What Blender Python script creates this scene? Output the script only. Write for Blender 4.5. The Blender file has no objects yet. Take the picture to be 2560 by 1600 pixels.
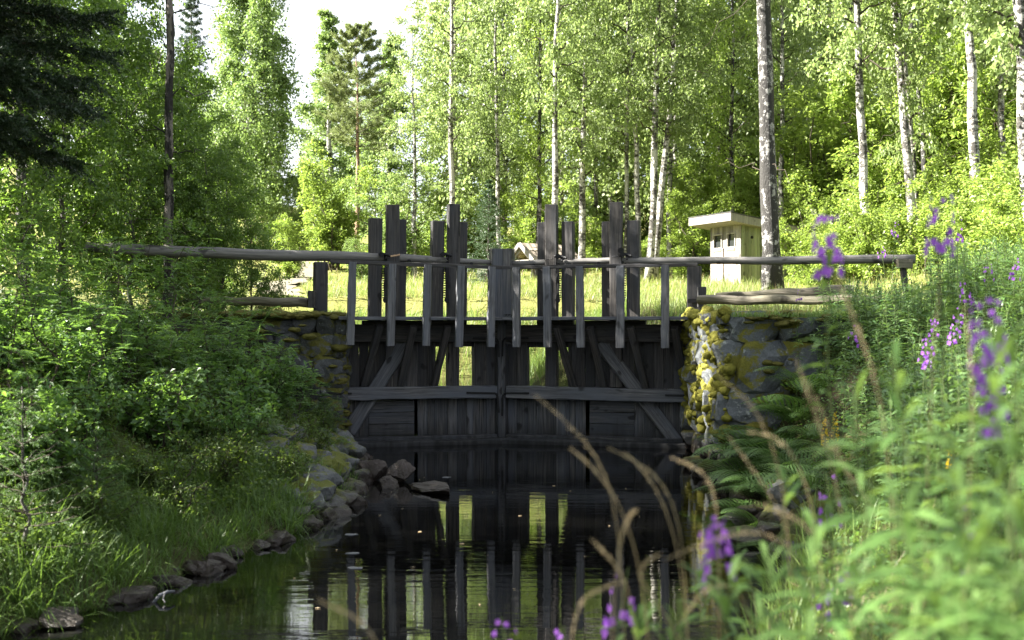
import bpy, math, random
import numpy as np
from mathutils import Vector, Matrix

rng = np.random.default_rng(11)
random.seed(11)
S = bpy.context.scene
COL = S.collection
F, HC = 2900.0, 2.15            # focal length in photograph pixels, eye height above the water
PI = math.pi

def P(px, py, Y):
    return np.array([(px - 1280) / F * Y, Y, HC + (800 - py) / F * Y])

def X(px, Y):
    return (px - 1280) / F * Y

def sstep(a, b, v):
    t = np.clip((v - a) / (b - a), 0, 1)
    return t * t * (3 - 2 * t)

def nrmz(v):
    return v / np.maximum(np.linalg.norm(v, axis=-1, keepdims=True), 1e-9)

# ------------------------------------------------------------------ mesh builder
class MB:
    def __init__(self):
        self.v, self.f, self.g, self.m, self.n = [], [], [], [], 0

    def add(self, v, faces, gr=None, mat=0):
        v = np.asarray(v, float).reshape(-1, 3)
        self.v.append(v)
        self.g.append(np.zeros_like(v) if gr is None else np.asarray(gr, float).reshape(-1, 3))
        for f in (faces if isinstance(faces, (list, tuple)) else [faces]):
            f = np.asarray(f, np.int64)
            if f.ndim == 1:
                f = f[None]
            self.f.append(f + self.n)
            self.m.append(np.full(len(f), mat, np.int32))
        self.n += len(v)
        return self

    def mesh(self, name, mats, smooth=False, origin=None):
        me = bpy.data.meshes.new(name)
        v = np.concatenate(self.v)
        if origin is not None:
            v = v - np.asarray(origin, float)
        me.vertices.add(len(v))
        me.vertices.foreach_set('co', v.astype(np.float32).ravel())
        sizes = np.concatenate([np.full(len(f), f.shape[1], np.int32) for f in self.f])
        idx = np.concatenate([f.ravel() for f in self.f]).astype(np.int32)
        me.loops.add(len(idx))
        me.loops.foreach_set('vertex_index', idx)
        me.polygons.add(len(sizes))
        st = np.concatenate([[0], np.cumsum(sizes)[:-1]]).astype(np.int32)
        me.polygons.foreach_set('loop_start', st)
        me.polygons.foreach_set('material_index', np.concatenate(self.m))
        me.polygons.foreach_set('use_smooth', np.full(len(sizes), bool(smooth)))
        at = me.attributes.new('gr', 'FLOAT_VECTOR', 'POINT')
        at.data.foreach_set('vector', np.concatenate(self.g).astype(np.float32).ravel())
        for m in (mats if isinstance(mats, (list, tuple)) else [mats]):
            me.materials.append(m)
        me.update(calc_edges=True)
        me.validate()
        return me

    def build(self, name, mats, parent=None, smooth=False, label=None):
        org = None if parent is None else parent.location
        root = parent
        if parent is not None and parent.parent is not None:
            org = np.array(parent.location) + np.array(parent.parent.location)
        o = bpy.data.objects.new(name, self.mesh(name, mats, smooth, org))
        COL.objects.link(o)
        if parent is not None:
            o.parent = parent
        if label:
            o['label'] = label
        return o

def thing(name, label, cat, loc=(0, 0, 0), group=None, rz=0.0):
    o = bpy.data.objects.new(name, None)
    o.empty_display_size = 0.1
    COL.objects.link(o)
    o.location = Vector([float(c) for c in loc])
    o.rotation_euler = (0, 0, rz)
    o['label'] = label
    o['category'] = cat
    if group:
        o['group'] = group
    return o

def tag(o, label, cat, group=None, kind=None):
    o['label'] = label
    o['category'] = cat
    if group:
        o['group'] = group
    if kind:
        o['kind'] = kind
    return o

def put(name, parts, label, cat, loc, group=None, rz=0.0, sc=1.0, tilt=(0, 0)):
    """one thing: an Empty at its base with one child per (name, mesh); repeats share meshes"""
    o = thing(name, label, cat, loc, group, rz)
    o.rotation_euler = (tilt[0], tilt[1], rz)
    o.scale = (sc, sc, sc) if np.isscalar(sc) else sc
    for n, me in parts:
        c = bpy.data.objects.new(n, me)
        COL.objects.link(c)
        c.parent = o
    return o

# ------------------------------------------------------------------ shapes
def timber(mb, p0, p1, w, t, wdir, ch=0.010, seg=6, jit=0.003, mat=0):
    """a sawn timber from p0 to p1, w wide along wdir, t thick, edges chamfered, slightly uneven"""
    p0, p1 = np.asarray(p0, float), np.asarray(p1, float)
    ax = p1 - p0
    L = np.linalg.norm(ax)
    ax = ax / L
    wd = np.asarray(wdir, float)
    wd = nrmz(wd - ax * np.dot(wd, ax))
    td = np.cross(ax, wd)
    a, b = w / 2, t / 2
    ch = min(ch, a * .45, b * .45)
    prof = np.array([[-a + ch, -b], [a - ch, -b], [a, -b + ch], [a, b - ch], [a - ch, b], [-a + ch, b], [-a, b - ch], [-a, -b + ch]])
    off = rng.uniform(0, 40, 3)
    V, G = [], []
    ss = np.concatenate([[0, min(.006 / L, .02)], np.linspace(0, 1, seg + 1)[1:-1], [1 - min(.006 / L, .02), 1]])
    for k, s in enumerate(ss):
        sc = .94 if k in (0, len(ss) - 1) else 1
        pr = prof * sc + rng.normal(0, jit, (8, 2)) * (1 if 1 < k < len(ss) - 2 else .4)
        V.append(p0 + ax * L * s + pr[:, :1] * wd + pr[:, 1:] * td)
        G.append(np.column_stack([pr[:, 0] + off[0], pr[:, 1] + off[1], np.full(8, L * s + off[2])]))
    n = len(ss)
    fs = []
    for k in range(n - 1):
        for j in range(8):
            fs.append([k * 8 + j, k * 8 + (j + 1) % 8, (k + 1) * 8 + (j + 1) % 8, (k + 1) * 8 + j])
    mb.add(np.concatenate(V), [np.array(fs), np.arange(8)[::-1], np.arange(8) + (n - 1) * 8], np.concatenate(G), mat)

def box(mb, c, ex, ey, ez, mat=0):
    """box at c with half-edge vectors ex, ey, ez"""
    c, ex, ey, ez = [np.asarray(q, float) for q in (c, ex, ey, ez)]
    V = np.array([c + sx * ex + sy * ey + sz * ez for sz in (-1, 1) for sy in (-1, 1) for sx in (-1, 1)])
    off = rng.uniform(0, 40, 3)
    l = [np.linalg.norm(q) for q in (ex, ey, ez)]
    G = np.array([[sx * l[0], sy * l[1], sz * l[2]] for sz in (-1, 1) for sy in (-1, 1) for sx in (-1, 1)]) + off
    fs = np.array([[0, 2, 3, 1], [4, 5, 7, 6], [0, 1, 5, 4], [2, 6, 7, 3], [1, 3, 7, 5], [0, 4, 6, 2]])
    mb.add(V, fs, G, mat)

def tube(mb, pts, rad, n=10, mat=0, jit=0.0, cap=True, flat=1.0):
    pts = np.asarray(pts, float)
    rad = np.broadcast_to(np.asarray(rad, float), (len(pts),))
    d = np.gradient(pts, axis=0)
    d = nrmz(d)
    ref = np.array([0, 0, 1.0]) if abs(d[:, 2]).mean() < .8 else np.array([1.0, 0, 0])
    u = nrmz(np.cross(d, ref))
    w = np.cross(d, u)
    th = np.linspace(0, 2 * PI, n, endpoint=False)
    r = rad[:, None] * (np.ones((len(pts), n)) + (rng.normal(0, jit, (len(pts), n)) if jit else 0))
    V = pts[:, None] + (r * np.cos(th))[..., None] * u[:, None] + (r * np.sin(th) * flat)[..., None] * w[:, None]
    ln = np.concatenate([[0], np.cumsum(np.linalg.norm(np.diff(pts, axis=0), axis=1))])
    off = rng.uniform(0, 40)
    G = np.stack([r * np.cos(th), r * np.broadcast_to(np.sin(th), r.shape), np.broadcast_to(ln[:, None] + off, r.shape)], -1)
    i, j = np.meshgrid(np.arange(len(pts) - 1), np.arange(n), indexing='ij')
    a, b = i * n + j, i * n + (j + 1) % n
    fs = [np.stack([a, b, b + n, a + n], -1).reshape(-1, 4)]
    if cap:
        fs += [np.arange(n)[::-1], np.arange(n) + (len(pts) - 1) * n]
    mb.add(V.reshape(-1, 3), fs, G.reshape(-1, 3), mat)

def rhombs(mb, c, ax, nr, L, W, mat=0, fold=0.0):
    """n leaves: base at c, pointing along ax"""
    c, ax = np.asarray(c, float), nrmz(np.asarray(ax, float))
    n = len(c)
    L = np.broadcast_to(L, (n,))[:, None]
    W = np.broadcast_to(W, (n,))[:, None]
    sd = nrmz(np.cross(ax, nr))
    up = np.cross(sd, ax)
    if fold:
        V = np.stack([c, c + ax * L * .45 + sd * W * .5 + up * W * fold, c + ax * L, c + ax * L * .45 - sd * W * .5 + up * W * fold, c + ax * L * .5], 1)
        k = np.arange(n)[:, None] * 5
        mb.add(V.reshape(-1, 3), np.concatenate([k + np.array([[0, 1, 2, 4]]), k + np.array([[0, 4, 2, 3]])]), None, mat)
    else:
        V = np.stack([c, c + ax * L * .45 + sd * W * .5, c + ax * L, c + ax * L * .45 - sd * W * .5], 1)
        k = np.arange(n)[:, None] * 4
        mb.add(V.reshape(-1, 3), k + np.array([[0, 1, 2, 3]]), None, mat)

def strips(mb, b, ax, sd, L, W, droop=0.3, nseg=3, leaf=False, mat=0, dvec=(0, 0, -1), tw=0.0):
    """n curved ribbons (grass blades, long leaves)"""
    b, ax, sd = np.asarray(b, float), nrmz(np.asarray(ax, float)), nrmz(np.asarray(sd, float))
    n = len(b)
    L = np.broadcast_to(L, (n,))
    W = np.broadcast_to(W, (n,))
    droop = np.broadcast_to(droop, (n,))
    s = np.linspace(0, 1, nseg + 1)
    wp = (np.sin(PI * np.clip(s * .9 + .06, 0, 1)) if leaf else (1 - s ** 1.7 * .93))
    c = b[:, None] + ax[:, None] * (L[:, None] * s)[..., None] + np.asarray(dvec, float) * (L * droop)[:, None, None] * (s ** 2)[None, :, None]
    w = (W[:, None] * wp * .5)[..., None] * sd[:, None]
    V = np.stack([c - w, c + w], 2)                       # n, nseg+1, 2, 3
    k = (np.arange(n) * (nseg + 1) * 2)[:, None] + (np.arange(nseg) * 2)[None]
    fs = np.stack([k, k + 1, k + 3, k + 2], -1).reshape(-1, 4)
    mb.add(V.reshape(-1, 3), fs, None, mat)

def rand_dirs(n, up=0.0):
    v = rng.normal(0, 1, (n, 3))
    v[:, 2] += up
    return nrmz(v)

def icos(sub=3):
    import bmesh
    bm = bmesh.new()
    bmesh.ops.create_icosphere(bm, subdivisions=sub, radius=1)
    v = np.array([q.co[:] for q in bm.verts])
    f = np.array([[q.index for q in p.verts] for p in bm.faces])
    bm.free()
    return v, f
ICO = {2: icos(2), 3: icos(3), 4: icos(4)}

def lump(v, amp, fr, seed):
    r = np.random.default_rng(seed)
    d = np.zeros(len(v))
    for k in range(7):
        q = r.normal(0, 1, 3) * fr * (1 + .45 * k)
        d += np.sin(v @ q + r.uniform(0, 6.28)) / (1 + .5 * k)
    return d * amp

def rock(mb, c, size, seed, cuts=9, sub=3, rot=None, boxy=False, mat=0, rough=.02):
    r = np.random.default_rng(seed)
    v, f = ICO[sub]
    v = v.copy()
    pl = nrmz(r.normal(0, 1, (cuts, 3)))
    if boxy:
        pl = np.concatenate([nrmz(np.concatenate([np.eye(3), -np.eye(3)]) + r.normal(0, .13, (6, 3))), pl[:max(0, cuts - 6)]])
    for k, n in enumerate(pl):
        d = r.uniform(.6, .72) if (boxy and k < 6) else r.uniform(.50, .84)
        over = v @ n - d
        v = v - np.maximum(over, 0)[:, None] * n * .94
    if boxy:
        v = v / .66
    v = v * (1 + lump(v, rough, 3.2, seed)[:, None] + lump(v, rough * .5, 9, seed + 5)[:, None])
    v = v * np.asarray(size, float)
    a = r.uniform(0, 6.28) if rot is None else rot
    ca, sa = math.cos(a), math.sin(a)
    v = v @ np.array([[ca, sa, 0], [-sa, ca, 0], [0, 0, 1]])
    mb.add(v + np.asarray(c, float), f, v + r.uniform(0, 30, 3), mat)

# ------------------------------------------------------------------ materials
def newmat(name):
    m = bpy.data.materials.new(name)
    m.use_nodes = True
    nt = m.node_tree
    nt.nodes.clear()
    out = nt.nodes.new('ShaderNodeOutputMaterial')
    return m, nt, out

def N(nt, kind, **kw):
    n = nt.nodes.new(kind)
    for k, v in kw.items():
        if k.startswith('i_'):
            n.inputs[k[2:].replace('_', ' ')].default_value = v
        else:
            setattr(n, k, v)
    return n

def ramp(nt, fac, stops):
    r = nt.nodes.new('ShaderNodeValToRGB')
    e = r.color_ramp.elements
    while len(e) < len(stops):
        e.new(.5)
    for q, (p, c) in zip(e, stops):
        q.position = p
        q.color = (c[0], c[1], c[2], 1) if len(c) >= 3 else (c[0],) * 3 + (1,)
    nt.links.new(fac, r.inputs['Fac'])
    return r

def mapped(nt, src, scale):
    mp = N(nt, 'ShaderNodeMapping')
    mp.inputs['Scale'].default_value = scale
    nt.links.new(src, mp.inputs['Vector'])
    return mp.outputs['Vector']

def noise(nt, vec, scale=1, detail=4, rough=.55):
    n = N(nt, 'ShaderNodeTexNoise')
    n.inputs['Scale'].default_value = scale
    n.inputs['Detail'].default_value = detail
    n.inputs['Roughness'].default_value = rough
    if vec is not None:
        nt.links.new(vec, n.inputs['Vector'])
    return n.outputs['Fac']

def mixc(nt, fac, a, b, mode='MIX'):
    m = N(nt, 'ShaderNodeMix', data_type='RGBA', blend_type=mode)
    for s, i in ((fac, 0), (a, 6), (b, 7)):
        if isinstance(s, bpy.types.NodeSocket):
            nt.links.new(s, m.inputs[i])
        elif i == 0:
            m.inputs[0].default_value = s
        else:
            m.inputs[i].default_value = (s[0], s[1], s[2], 1)
    return m.outputs[2]

def bump(nt, h, strength=.4, dist=.01):
    b = N(nt, 'ShaderNodeBump')
    b.inputs['Strength'].default_value = strength
    b.inputs['Distance'].default_value = dist
    nt.links.new(h, b.inputs['Height'])
    return b.outputs['Normal']

def grattr(nt):
    return N(nt, 'ShaderNodeAttribute', attribute_name='gr').outputs['Vector']

def mat_leaf(name, c1, c2, tr, trans=.42, rough=.45, spec=.35, c3=None):
    m, nt, out = newmat(name)
    geo = N(nt, 'ShaderNodeNewGeometry')
    oi = N(nt, 'ShaderNodeObjectInfo')
    col = mixc(nt, geo.outputs['Random Per Island'], c1, c2)
    var = N(nt, 'ShaderNodeHueSaturation')
    mr = N(nt, 'ShaderNodeMapRange')
    mr.inputs[3].default_value, mr.inputs[4].default_value = .8, 1.2
    nt.links.new(oi.outputs['Random'], mr.inputs[0])
    nt.links.new(mr.outputs[0], var.inputs['Value'])
    nt.links.new(col, var.inputs['Color'])
    p = N(nt, 'ShaderNodeBsdfPrincipled')
    p.inputs['Roughness'].default_value = rough
    p.inputs['Specular IOR Level'].default_value = spec
    nt.links.new(var.outputs[0], p.inputs['Base Color'])
    t = N(nt, 'ShaderNodeBsdfTranslucent')
    tc = mixc(nt, geo.outputs['Random Per Island'], tr, [q * 1.25 for q in tr])
    nt.links.new(tc, t.inputs['Color'])
    mx = N(nt, 'ShaderNodeMixShader')
    mx.inputs[0].default_value = trans
    nt.links.new(p.outputs[0], mx.inputs[1])
    nt.links.new(t.outputs[0], mx.inputs[2])
    nt.links.new(mx.outputs[0], out.inputs[0])
    return m

def mat_wood(name, dark, light, blue=None, wet=None, rough=.75, gs=1.0):
    m, nt, out = newmat(name)
    g = grattr(nt)
    geo = N(nt, 'ShaderNodeNewGeometry')
    fine = noise(nt, mapped(nt, g, (70 * gs, 70 * gs, 1.6)), 1, 5, .65)
    broad = noise(nt, mapped(nt, g, (9 * gs, 9 * gs, .9)), 1, 3)
    knots = noise(nt, mapped(nt, g, (6, 6, 3.5)), 1, 1)
    c = mixc(nt, ramp(nt, fine, [(.36, (0, 0, 0)), (.66, (1, 1, 1))]).outputs[0], dark, light)
    c = mixc(nt, ramp(nt, broad, [(.35, (0, 0, 0)), (.7, (1, 1, 1))]).outputs[0], c, blue or [q * .75 for q in light])
    c = mixc(nt, ramp(nt, knots, [(.66, (0, 0, 0)), (.74, (.8, .8, .8))]).outputs[0], c, [q * .35 for q in dark])
    vv = N(nt, 'ShaderNodeHueSaturation')
    mr = N(nt, 'ShaderNodeMapRange')
    mr.inputs[3].default_value, mr.inputs[4].default_value = .5, 1.55
    nt.links.new(geo.outputs['Random Per Island'], mr.inputs[0])
    nt.links.new(mr.outputs[0], vv.inputs['Value'])
    nt.links.new(c, vv.inputs['Color'])
    c = vv.outputs[0]
    p = N(nt, 'ShaderNodeBsdfPrincipled')
    p.inputs['Roughness'].default_value = rough
    p.inputs['Specular IOR Level'].default_value = .3
    if wet:                                              # black tide mark near the water
        sp = N(nt, 'ShaderNodeSeparateXYZ')
        nt.links.new(geo.outputs['Position'], sp.inputs[0])
        wob = noise(nt, mapped(nt, geo.outputs['Position'], (9, 9, .6)), 1, 4)
        ad = N(nt, 'ShaderNodeMath', operation='MULTIPLY_ADD')
        nt.links.new(wob, ad.inputs[0])
        ad.inputs[1].default_value = -.55
        nt.links.new(sp.outputs['Z'], ad.inputs[2])
        mr2 = N(nt, 'ShaderNodeMapRange')
        mr2.inputs[1].default_value, mr2.inputs[2].default_value = wet[0], wet[1]
        nt.links.new(ad.outputs[0], mr2.inputs[0])
        c = mixc(nt, mr2.outputs[0], [.006, .006, .006], c)
    nt.links.new(c, p.inputs['Base Color'])
    nt.links.new(bump(nt, fine, .5, .006), p.inputs['Normal'])
    nt.links.new(p.outputs[0], out.inputs[0])
    return m

def mat_simple(name, col, rough=.7, metal=0, spec=.4, nscale=30, var=.3, bmp=.2):
    m, nt, out = newmat(name)
    tc = N(nt, 'ShaderNodeTexCoord')
    n = noise(nt, tc.outputs['Object'], nscale, 4)
    c = mixc(nt, n, [q * (1 - var) for q in col], [min(1, q * (1 + var)) for q in col])
    p = N(nt, 'ShaderNodeBsdfPrincipled')
    p.inputs['Roughness'].default_value = rough
    p.inputs['Metallic'].default_value = metal
    p.inputs['Specular IOR Level'].default_value = spec
    nt.links.new(c, p.inputs['Base Color'])
    if bmp:
        nt.links.new(bump(nt, n, bmp, .01), p.inputs['Normal'])
    nt.links.new(p.outputs[0], out.inputs[0])
    return m

def mat_stone(name, c1, c2, moss=.45, lichen=.5, mossc=((.09, .085, .012), (.22, .19, .02)), wetz=None):
    m, nt, out = newmat(name)
    geo = N(nt, 'ShaderNodeNewGeometry')
    g = geo.outputs['Position']
    n1 = noise(nt, mapped(nt, g, (3, 3, 3)), 1, 6, .65)
    n2 = noise(nt, mapped(nt, g, (28, 28, 28)), 1, 5, .7)
    c = mixc(nt, n1, c1, c2)
    c = mixc(nt, ramp(nt, n2, [(.35, (.55, .55, .55)), (.65, (1, 1, 1))]).outputs[0], [q * .3 for q in c1], c)
    vv = N(nt, 'ShaderNodeHueSaturation')
    mr = N(nt, 'ShaderNodeMapRange')
    mr.inputs[3].default_value, mr.inputs[4].default_value = .6, 1.25
    nt.links.new(geo.outputs['Random Per Island'], mr.inputs[0])
    nt.links.new(mr.outputs[0], vv.inputs['Value'])
    nt.links.new(c, vv.inputs['Color'])
    c = vv.outputs[0]
    l = noise(nt, mapped(nt, g, (7, 7, 7)), 1, 5, .7)
    c = mixc(nt, ramp(nt, l, [(.68 - .14 * lichen, (0, 0, 0)), (.74 - .1 * lichen, (.7, .7, .7))]).outputs[0], c, (.38, .40, .37))
    sp = N(nt, 'ShaderNodeSeparateXYZ')
    nt.links.new(geo.outputs['Normal'], sp.inputs[0])
    mn = noise(nt, mapped(nt, g, (2.3, 2.3, 2.3)), 1, 5, .65)
    ad = N(nt, 'ShaderNodeMath', operation='MULTIPLY_ADD')
    nt.links.new(sp.outputs['Z'], ad.inputs[0])
    ad.inputs[1].default_value = .16
    nt.links.new(mn, ad.inputs[2])
    mf = ramp(nt, ad.outputs[0], [(.80 - .45 * moss, (0, 0, 0)), (.86 - .45 * moss, (1, 1, 1))]).outputs[0]
    n3 = noise(nt, mapped(nt, g, (45, 45, 45)), 1, 4, .7)
    mc = mixc(nt, n3, mossc[0], mossc[1])
    c = mixc(nt, mf, c, mc)
    p = N(nt, 'ShaderNodeBsdfPrincipled')
    p.inputs['Roughness'].default_value = .85
    p.inputs['Specular IOR Level'].default_value = .25
    if wetz is not None:
        sz = N(nt, 'ShaderNodeSeparateXYZ')
        nt.links.new(g, sz.inputs[0])
        w2 = N(nt, 'ShaderNodeMath', operation='MULTIPLY_ADD')
        nt.links.new(n1, w2.inputs[0])
        w2.inputs[1].default_value = -.12
        nt.links.new(sz.outputs['Z'], w2.inputs[2])
        mz = N(nt, 'ShaderNodeMapRange')
        mz.inputs[1].default_value, mz.inputs[2].default_value = wetz[0], wetz[1]
        nt.links.new(w2.outputs[0], mz.inputs[0])
        c = mixc(nt, mz.outputs[0], (.022, .016, .012), c)
        mz2 = N(nt, 'ShaderNodeMapRange')
        mz2.inputs[1].default_value, mz2.inputs[2].default_value = wetz[0], wetz[1]
        mz2.inputs[3].default_value, mz2.inputs[4].default_value = .3, .85
        nt.links.new(w2.outputs[0], mz2.inputs[0])
        nt.links.new(mz2.outputs[0], p.inputs['Roughness'])
    nt.links.new(c, p.inputs['Base Color'])
    hb = N(nt, 'ShaderNodeMath', operation='ADD')
    nt.links.new(n2, hb.inputs[0])
    nt.links.new(n3, hb.inputs[1])
    nt.links.new(bump(nt, hb.outputs[0], .6, .02), p.inputs['Normal'])
    nt.links.new(p.outputs[0], out.inputs[0])
    return m

def mat_bark(name, light, dark, band=14, lo=.42, hi=.56, fr=5):
    m, nt, out = newmat(name)
    g = grattr(nt)
    b = noise(nt, mapped(nt, g, (fr, fr, band)), 1, 6, .7)
    big = noise(nt, mapped(nt, g, (3, 3, 1.1)), 1, 4, .65)
    s = N(nt, 'ShaderNodeMath', operation='MULTIPLY_ADD')
    nt.links.new(big, s.inputs[0])
    s.inputs[1].default_value = .8
    nt.links.new(b, s.inputs[2])
    f = ramp(nt, s.outputs[0], [(lo + .4, (0, 0, 0)), (hi + .4, (1, 1, 1))]).outputs[0]
    c = mixc(nt, f, dark, light)
    p = N(nt, 'ShaderNodeBsdfPrincipled')
    p.inputs['Roughness'].default_value = .8
    nt.links.new(c, p.inputs['Base Color'])
    fine = noise(nt, mapped(nt, g, (30, 30, 12)), 1, 5, .7)
    nt.links.new(bump(nt, fine, 1.0, .05), p.inputs['Normal'])
    nt.links.new(p.outputs[0], out.inputs[0])
    return m

M = {}
M['wood'] = mat_wood('weathered_wood', (.010, .009, .0085), (.072, .064, .058), (.030, .031, .035), gs=.6)
M['wood_wet'] = mat_wood('weathered_wood_wet', (.012, .011, .010), (.14, .132, .128), (.060, .066, .080), wet=(-.30, .12), gs=.6)
M['wood_pale'] = mat_wood('grey_wood', (.028, .027, .027), (.135, .132, .135), (.072, .078, .092), gs=.6)
M['log'] = mat_wood('round_log', (.045, .042, .040), (.19, .18, .165), (.12, .115, .11), gs=.55)
M['log_moss'] = mat_wood('mossy_log', (.05, .042, .03), (.20, .175, .14), (.09, .085, .05), gs=.5)
M['wood_fresh'] = mat_wood('fresh_wood', (.22, .14, .08), (.42, .28, .17), gs=.8)
M['hut'] = mat_wood('hut_boards', (.11, .10, .092), (.25, .23, .21), (.18, .168, .155), gs=.35)
M['hut_door'] = mat_wood('hut_door_boards', (.16, .115, .085), (.36, .28, .22), (.28, .22, .18), gs=.35)
M['hut_side'] = mat_wood('hut_side_boards', (.15, .155, .10), (.32, .325, .22), (.21, .24, .14), gs=.35)
M['shingle'] = mat_wood('shingle_roof', (.20, .16, .125), (.36, .30, .25), gs=.5)
M['iron'] = mat_simple('black_iron', (.012, .012, .013), .55, .6, .4, 60, .4, .3)
M['glass'] = mat_simple('dark_glass', (.02, .022, .022), .06, 0, .5, 3, .1, 0)
M['rust'] = mat_simple('rusty_iron', (.10, .035, .02), .8, .2, .3, 40, .4, .3)
M['felt'] = mat_simple('roof_felt', (.06, .06, .06), .9, 0, .2, 20, .3, .3)
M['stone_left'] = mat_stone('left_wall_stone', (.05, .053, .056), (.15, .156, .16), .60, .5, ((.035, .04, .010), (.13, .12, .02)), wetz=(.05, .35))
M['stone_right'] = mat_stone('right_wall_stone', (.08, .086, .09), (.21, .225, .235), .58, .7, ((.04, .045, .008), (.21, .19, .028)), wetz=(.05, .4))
M['boulder'] = mat_stone('bank_boulder', (.05, .052, .052), (.15, .155, .155), .52, .4, ((.03, .04, .008), (.13, .135, .018)), wetz=(.02, .16))
M['boulder_wet'] = mat_stone('wet_boulder', (.028, .023, .021), (.085, .07, .062), -.3, .1, wetz=(-.04, .16))
M['moss'] = mat_stone('moss', (.06, .06, .01), (.2, .17, .02), 1.6, 0, ((.05, .06, .010), (.25, .225, .03)))
M['moss_dark'] = mat_stone('moss_dark', (.04, .05, .01), (.1, .1, .02), 1.6, 0, ((.035, .038, .010), (.13, .115, .020)))
M['birch_bark'] = mat_bark('birch_bark', (.42, .405, .37), (.04, .036, .03), 11, .44, .56)
M['dark_birch_bark'] = mat_bark('old_birch_bark', (.30, .29, .275), (.020, .018, .016), 8, .54, .60, 7)
M['pine_bark'] = mat_bark('pine_bark', (.34, .20, .13), (.13, .085, .06), 6, .38, .6)
M['grey_bark'] = mat_bark('grey_bark', (.10, .09, .075), (.03, .027, .022), 8, .4, .6)
M['dead_bark'] = mat_bark('dead_bark', (.15, .13, .11), (.016, .013, .011), 2.2, .52, .60)
M['stem'] = mat_simple('green_stem', (.07, .10, .03), .7, 0, .3, 20, .4, 0)
M['twig'] = mat_simple('brown_twig', (.045, .036, .026), .8, 0, .2, 20, .4, 0)
M['leaf_birch'] = mat_leaf('birch_leaves', (.115, .165, .058), (.215, .26, .105), (.26, .35, .10), .46)
M['leaf_weep'] = mat_leaf('weeping_birch_leaves', (.10, .16, .05), (.17, .23, .08), (.20, .29, .07), .42)
M['leaf_bright'] = mat_leaf('bright_shrub_leaves', (.12, .18, .035), (.215, .27, .075), (.29, .40, .065), .47)
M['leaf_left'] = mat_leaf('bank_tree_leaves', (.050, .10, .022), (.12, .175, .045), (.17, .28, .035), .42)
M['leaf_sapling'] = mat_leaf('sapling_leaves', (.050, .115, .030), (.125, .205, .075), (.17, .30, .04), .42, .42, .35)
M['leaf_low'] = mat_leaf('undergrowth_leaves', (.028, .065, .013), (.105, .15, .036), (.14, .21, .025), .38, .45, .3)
M['needle'] = mat_leaf('spruce_needles', (.010, .022, .009), (.024, .044, .016), (.015, .03, .008), .12)
M['needle_young'] = mat_leaf('young_spruce_needles', (.035, .080, .022), (.085, .145, .040), (.08, .14, .03), .25)
M['needle_far'] = mat_leaf('far_spruce_needles', (.03, .06, .025), (.055, .095, .04), (.04, .07, .02), .2)
M['needle_pine'] = mat_leaf('pine_needles', (.13, .165, .07), (.22, .25, .11), (.17, .21, .07), .35)
M['fern'] = mat_leaf('fern_fronds', (.06, .125, .03), (.115, .19, .06), (.14, .25, .04), .4)
M['weed_near'] = mat_leaf('near_fireweed_leaves', (.060, .135, .035), (.135, .215, .065), (.20, .31, .06), .42, .5, .2)
M['weed_leaf'] = mat_leaf('fireweed_leaves', (.055, .12, .032), (.115, .185, .065), (.15, .25, .05), .38, .4, .45)
M['petal'] = mat_leaf('purple_petals', (.22, .065, .42), (.36, .13, .55), (.34, .13, .56), .45, .6, .2)
M['yellow'] = mat_leaf('yellow_petals', (.62, .42, .02), (.78, .55, .03), (.7, .5, .02), .4, .6, .2)
M['blue'] = mat_leaf('blue_petals', (.14, .15, .5), (.22, .22, .62), (.2, .2, .6), .4, .6, .2)
M['seed'] = mat_leaf('grass_seed_heads', (.44, .34, .21), (.62, .50, .34), (.58, .46, .28), .5, .7, .2)
M['grass_meadow'] = mat_leaf('meadow_grass', (.115, .165, .042), (.22, .25, .085), (.24, .31, .07), .42)
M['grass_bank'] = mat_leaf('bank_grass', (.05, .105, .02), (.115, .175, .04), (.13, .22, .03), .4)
M['grass_near'] = mat_leaf('near_grass', (.075, .14, .03), (.16, .22, .06), (.18, .27, .05), .42)
M['grass_dry'] = mat_leaf('dry_grass', (.20, .16, .09), (.34, .27, .16), (.26, .2, .1), .35)

def mat_ground():
    m, nt, out = newmat('ground_soil')
    geo = N(nt, 'ShaderNodeNewGeometry')
    g = geo.outputs['Position']
    n1 = noise(nt, mapped(nt, g, (.6, .6, .6)), 1, 5)
    n2 = noise(nt, mapped(nt, g, (14, 14, 14)), 1, 5, .7)
    soil = mixc(nt, n2, (.018, .014, .009), (.055, .045, .025))
    green = mixc(nt, n2, (.03, .045, .012), (.09, .11, .03))
    c = mixc(nt, ramp(nt, n1, [(.35, (0, 0, 0)), (.6, (1, 1, 1))]).outputs[0], soil, green)
    sp = N(nt, 'ShaderNodeSeparateXYZ')
    nt.links.new(g, sp.inputs[0])
    mr = N(nt, 'ShaderNodeMapRange')
    mr.inputs[1].default_value, mr.inputs[2].default_value = 24, 30
    nt.links.new(sp.outputs['Y'], mr.inputs[0])
    mead = mixc(nt, n2, (.10, .12, .03), (.25, .23, .08))
    c = mixc(nt, mr.outputs[0], c, mead)
    p = N(nt, 'ShaderNodeBsdfPrincipled')
    p.inputs['Roughness'].default_value = .95
    p.inputs['Specular IOR Level'].default_value = .1
    nt.links.new(c, p.inputs['Base Color'])
    nt.links.new(bump(nt, n2, .7, .05), p.inputs['Normal'])
    nt.links.new(p.outputs[0], out.inputs[0])
    return m
M['ground'] = mat_ground()

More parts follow.
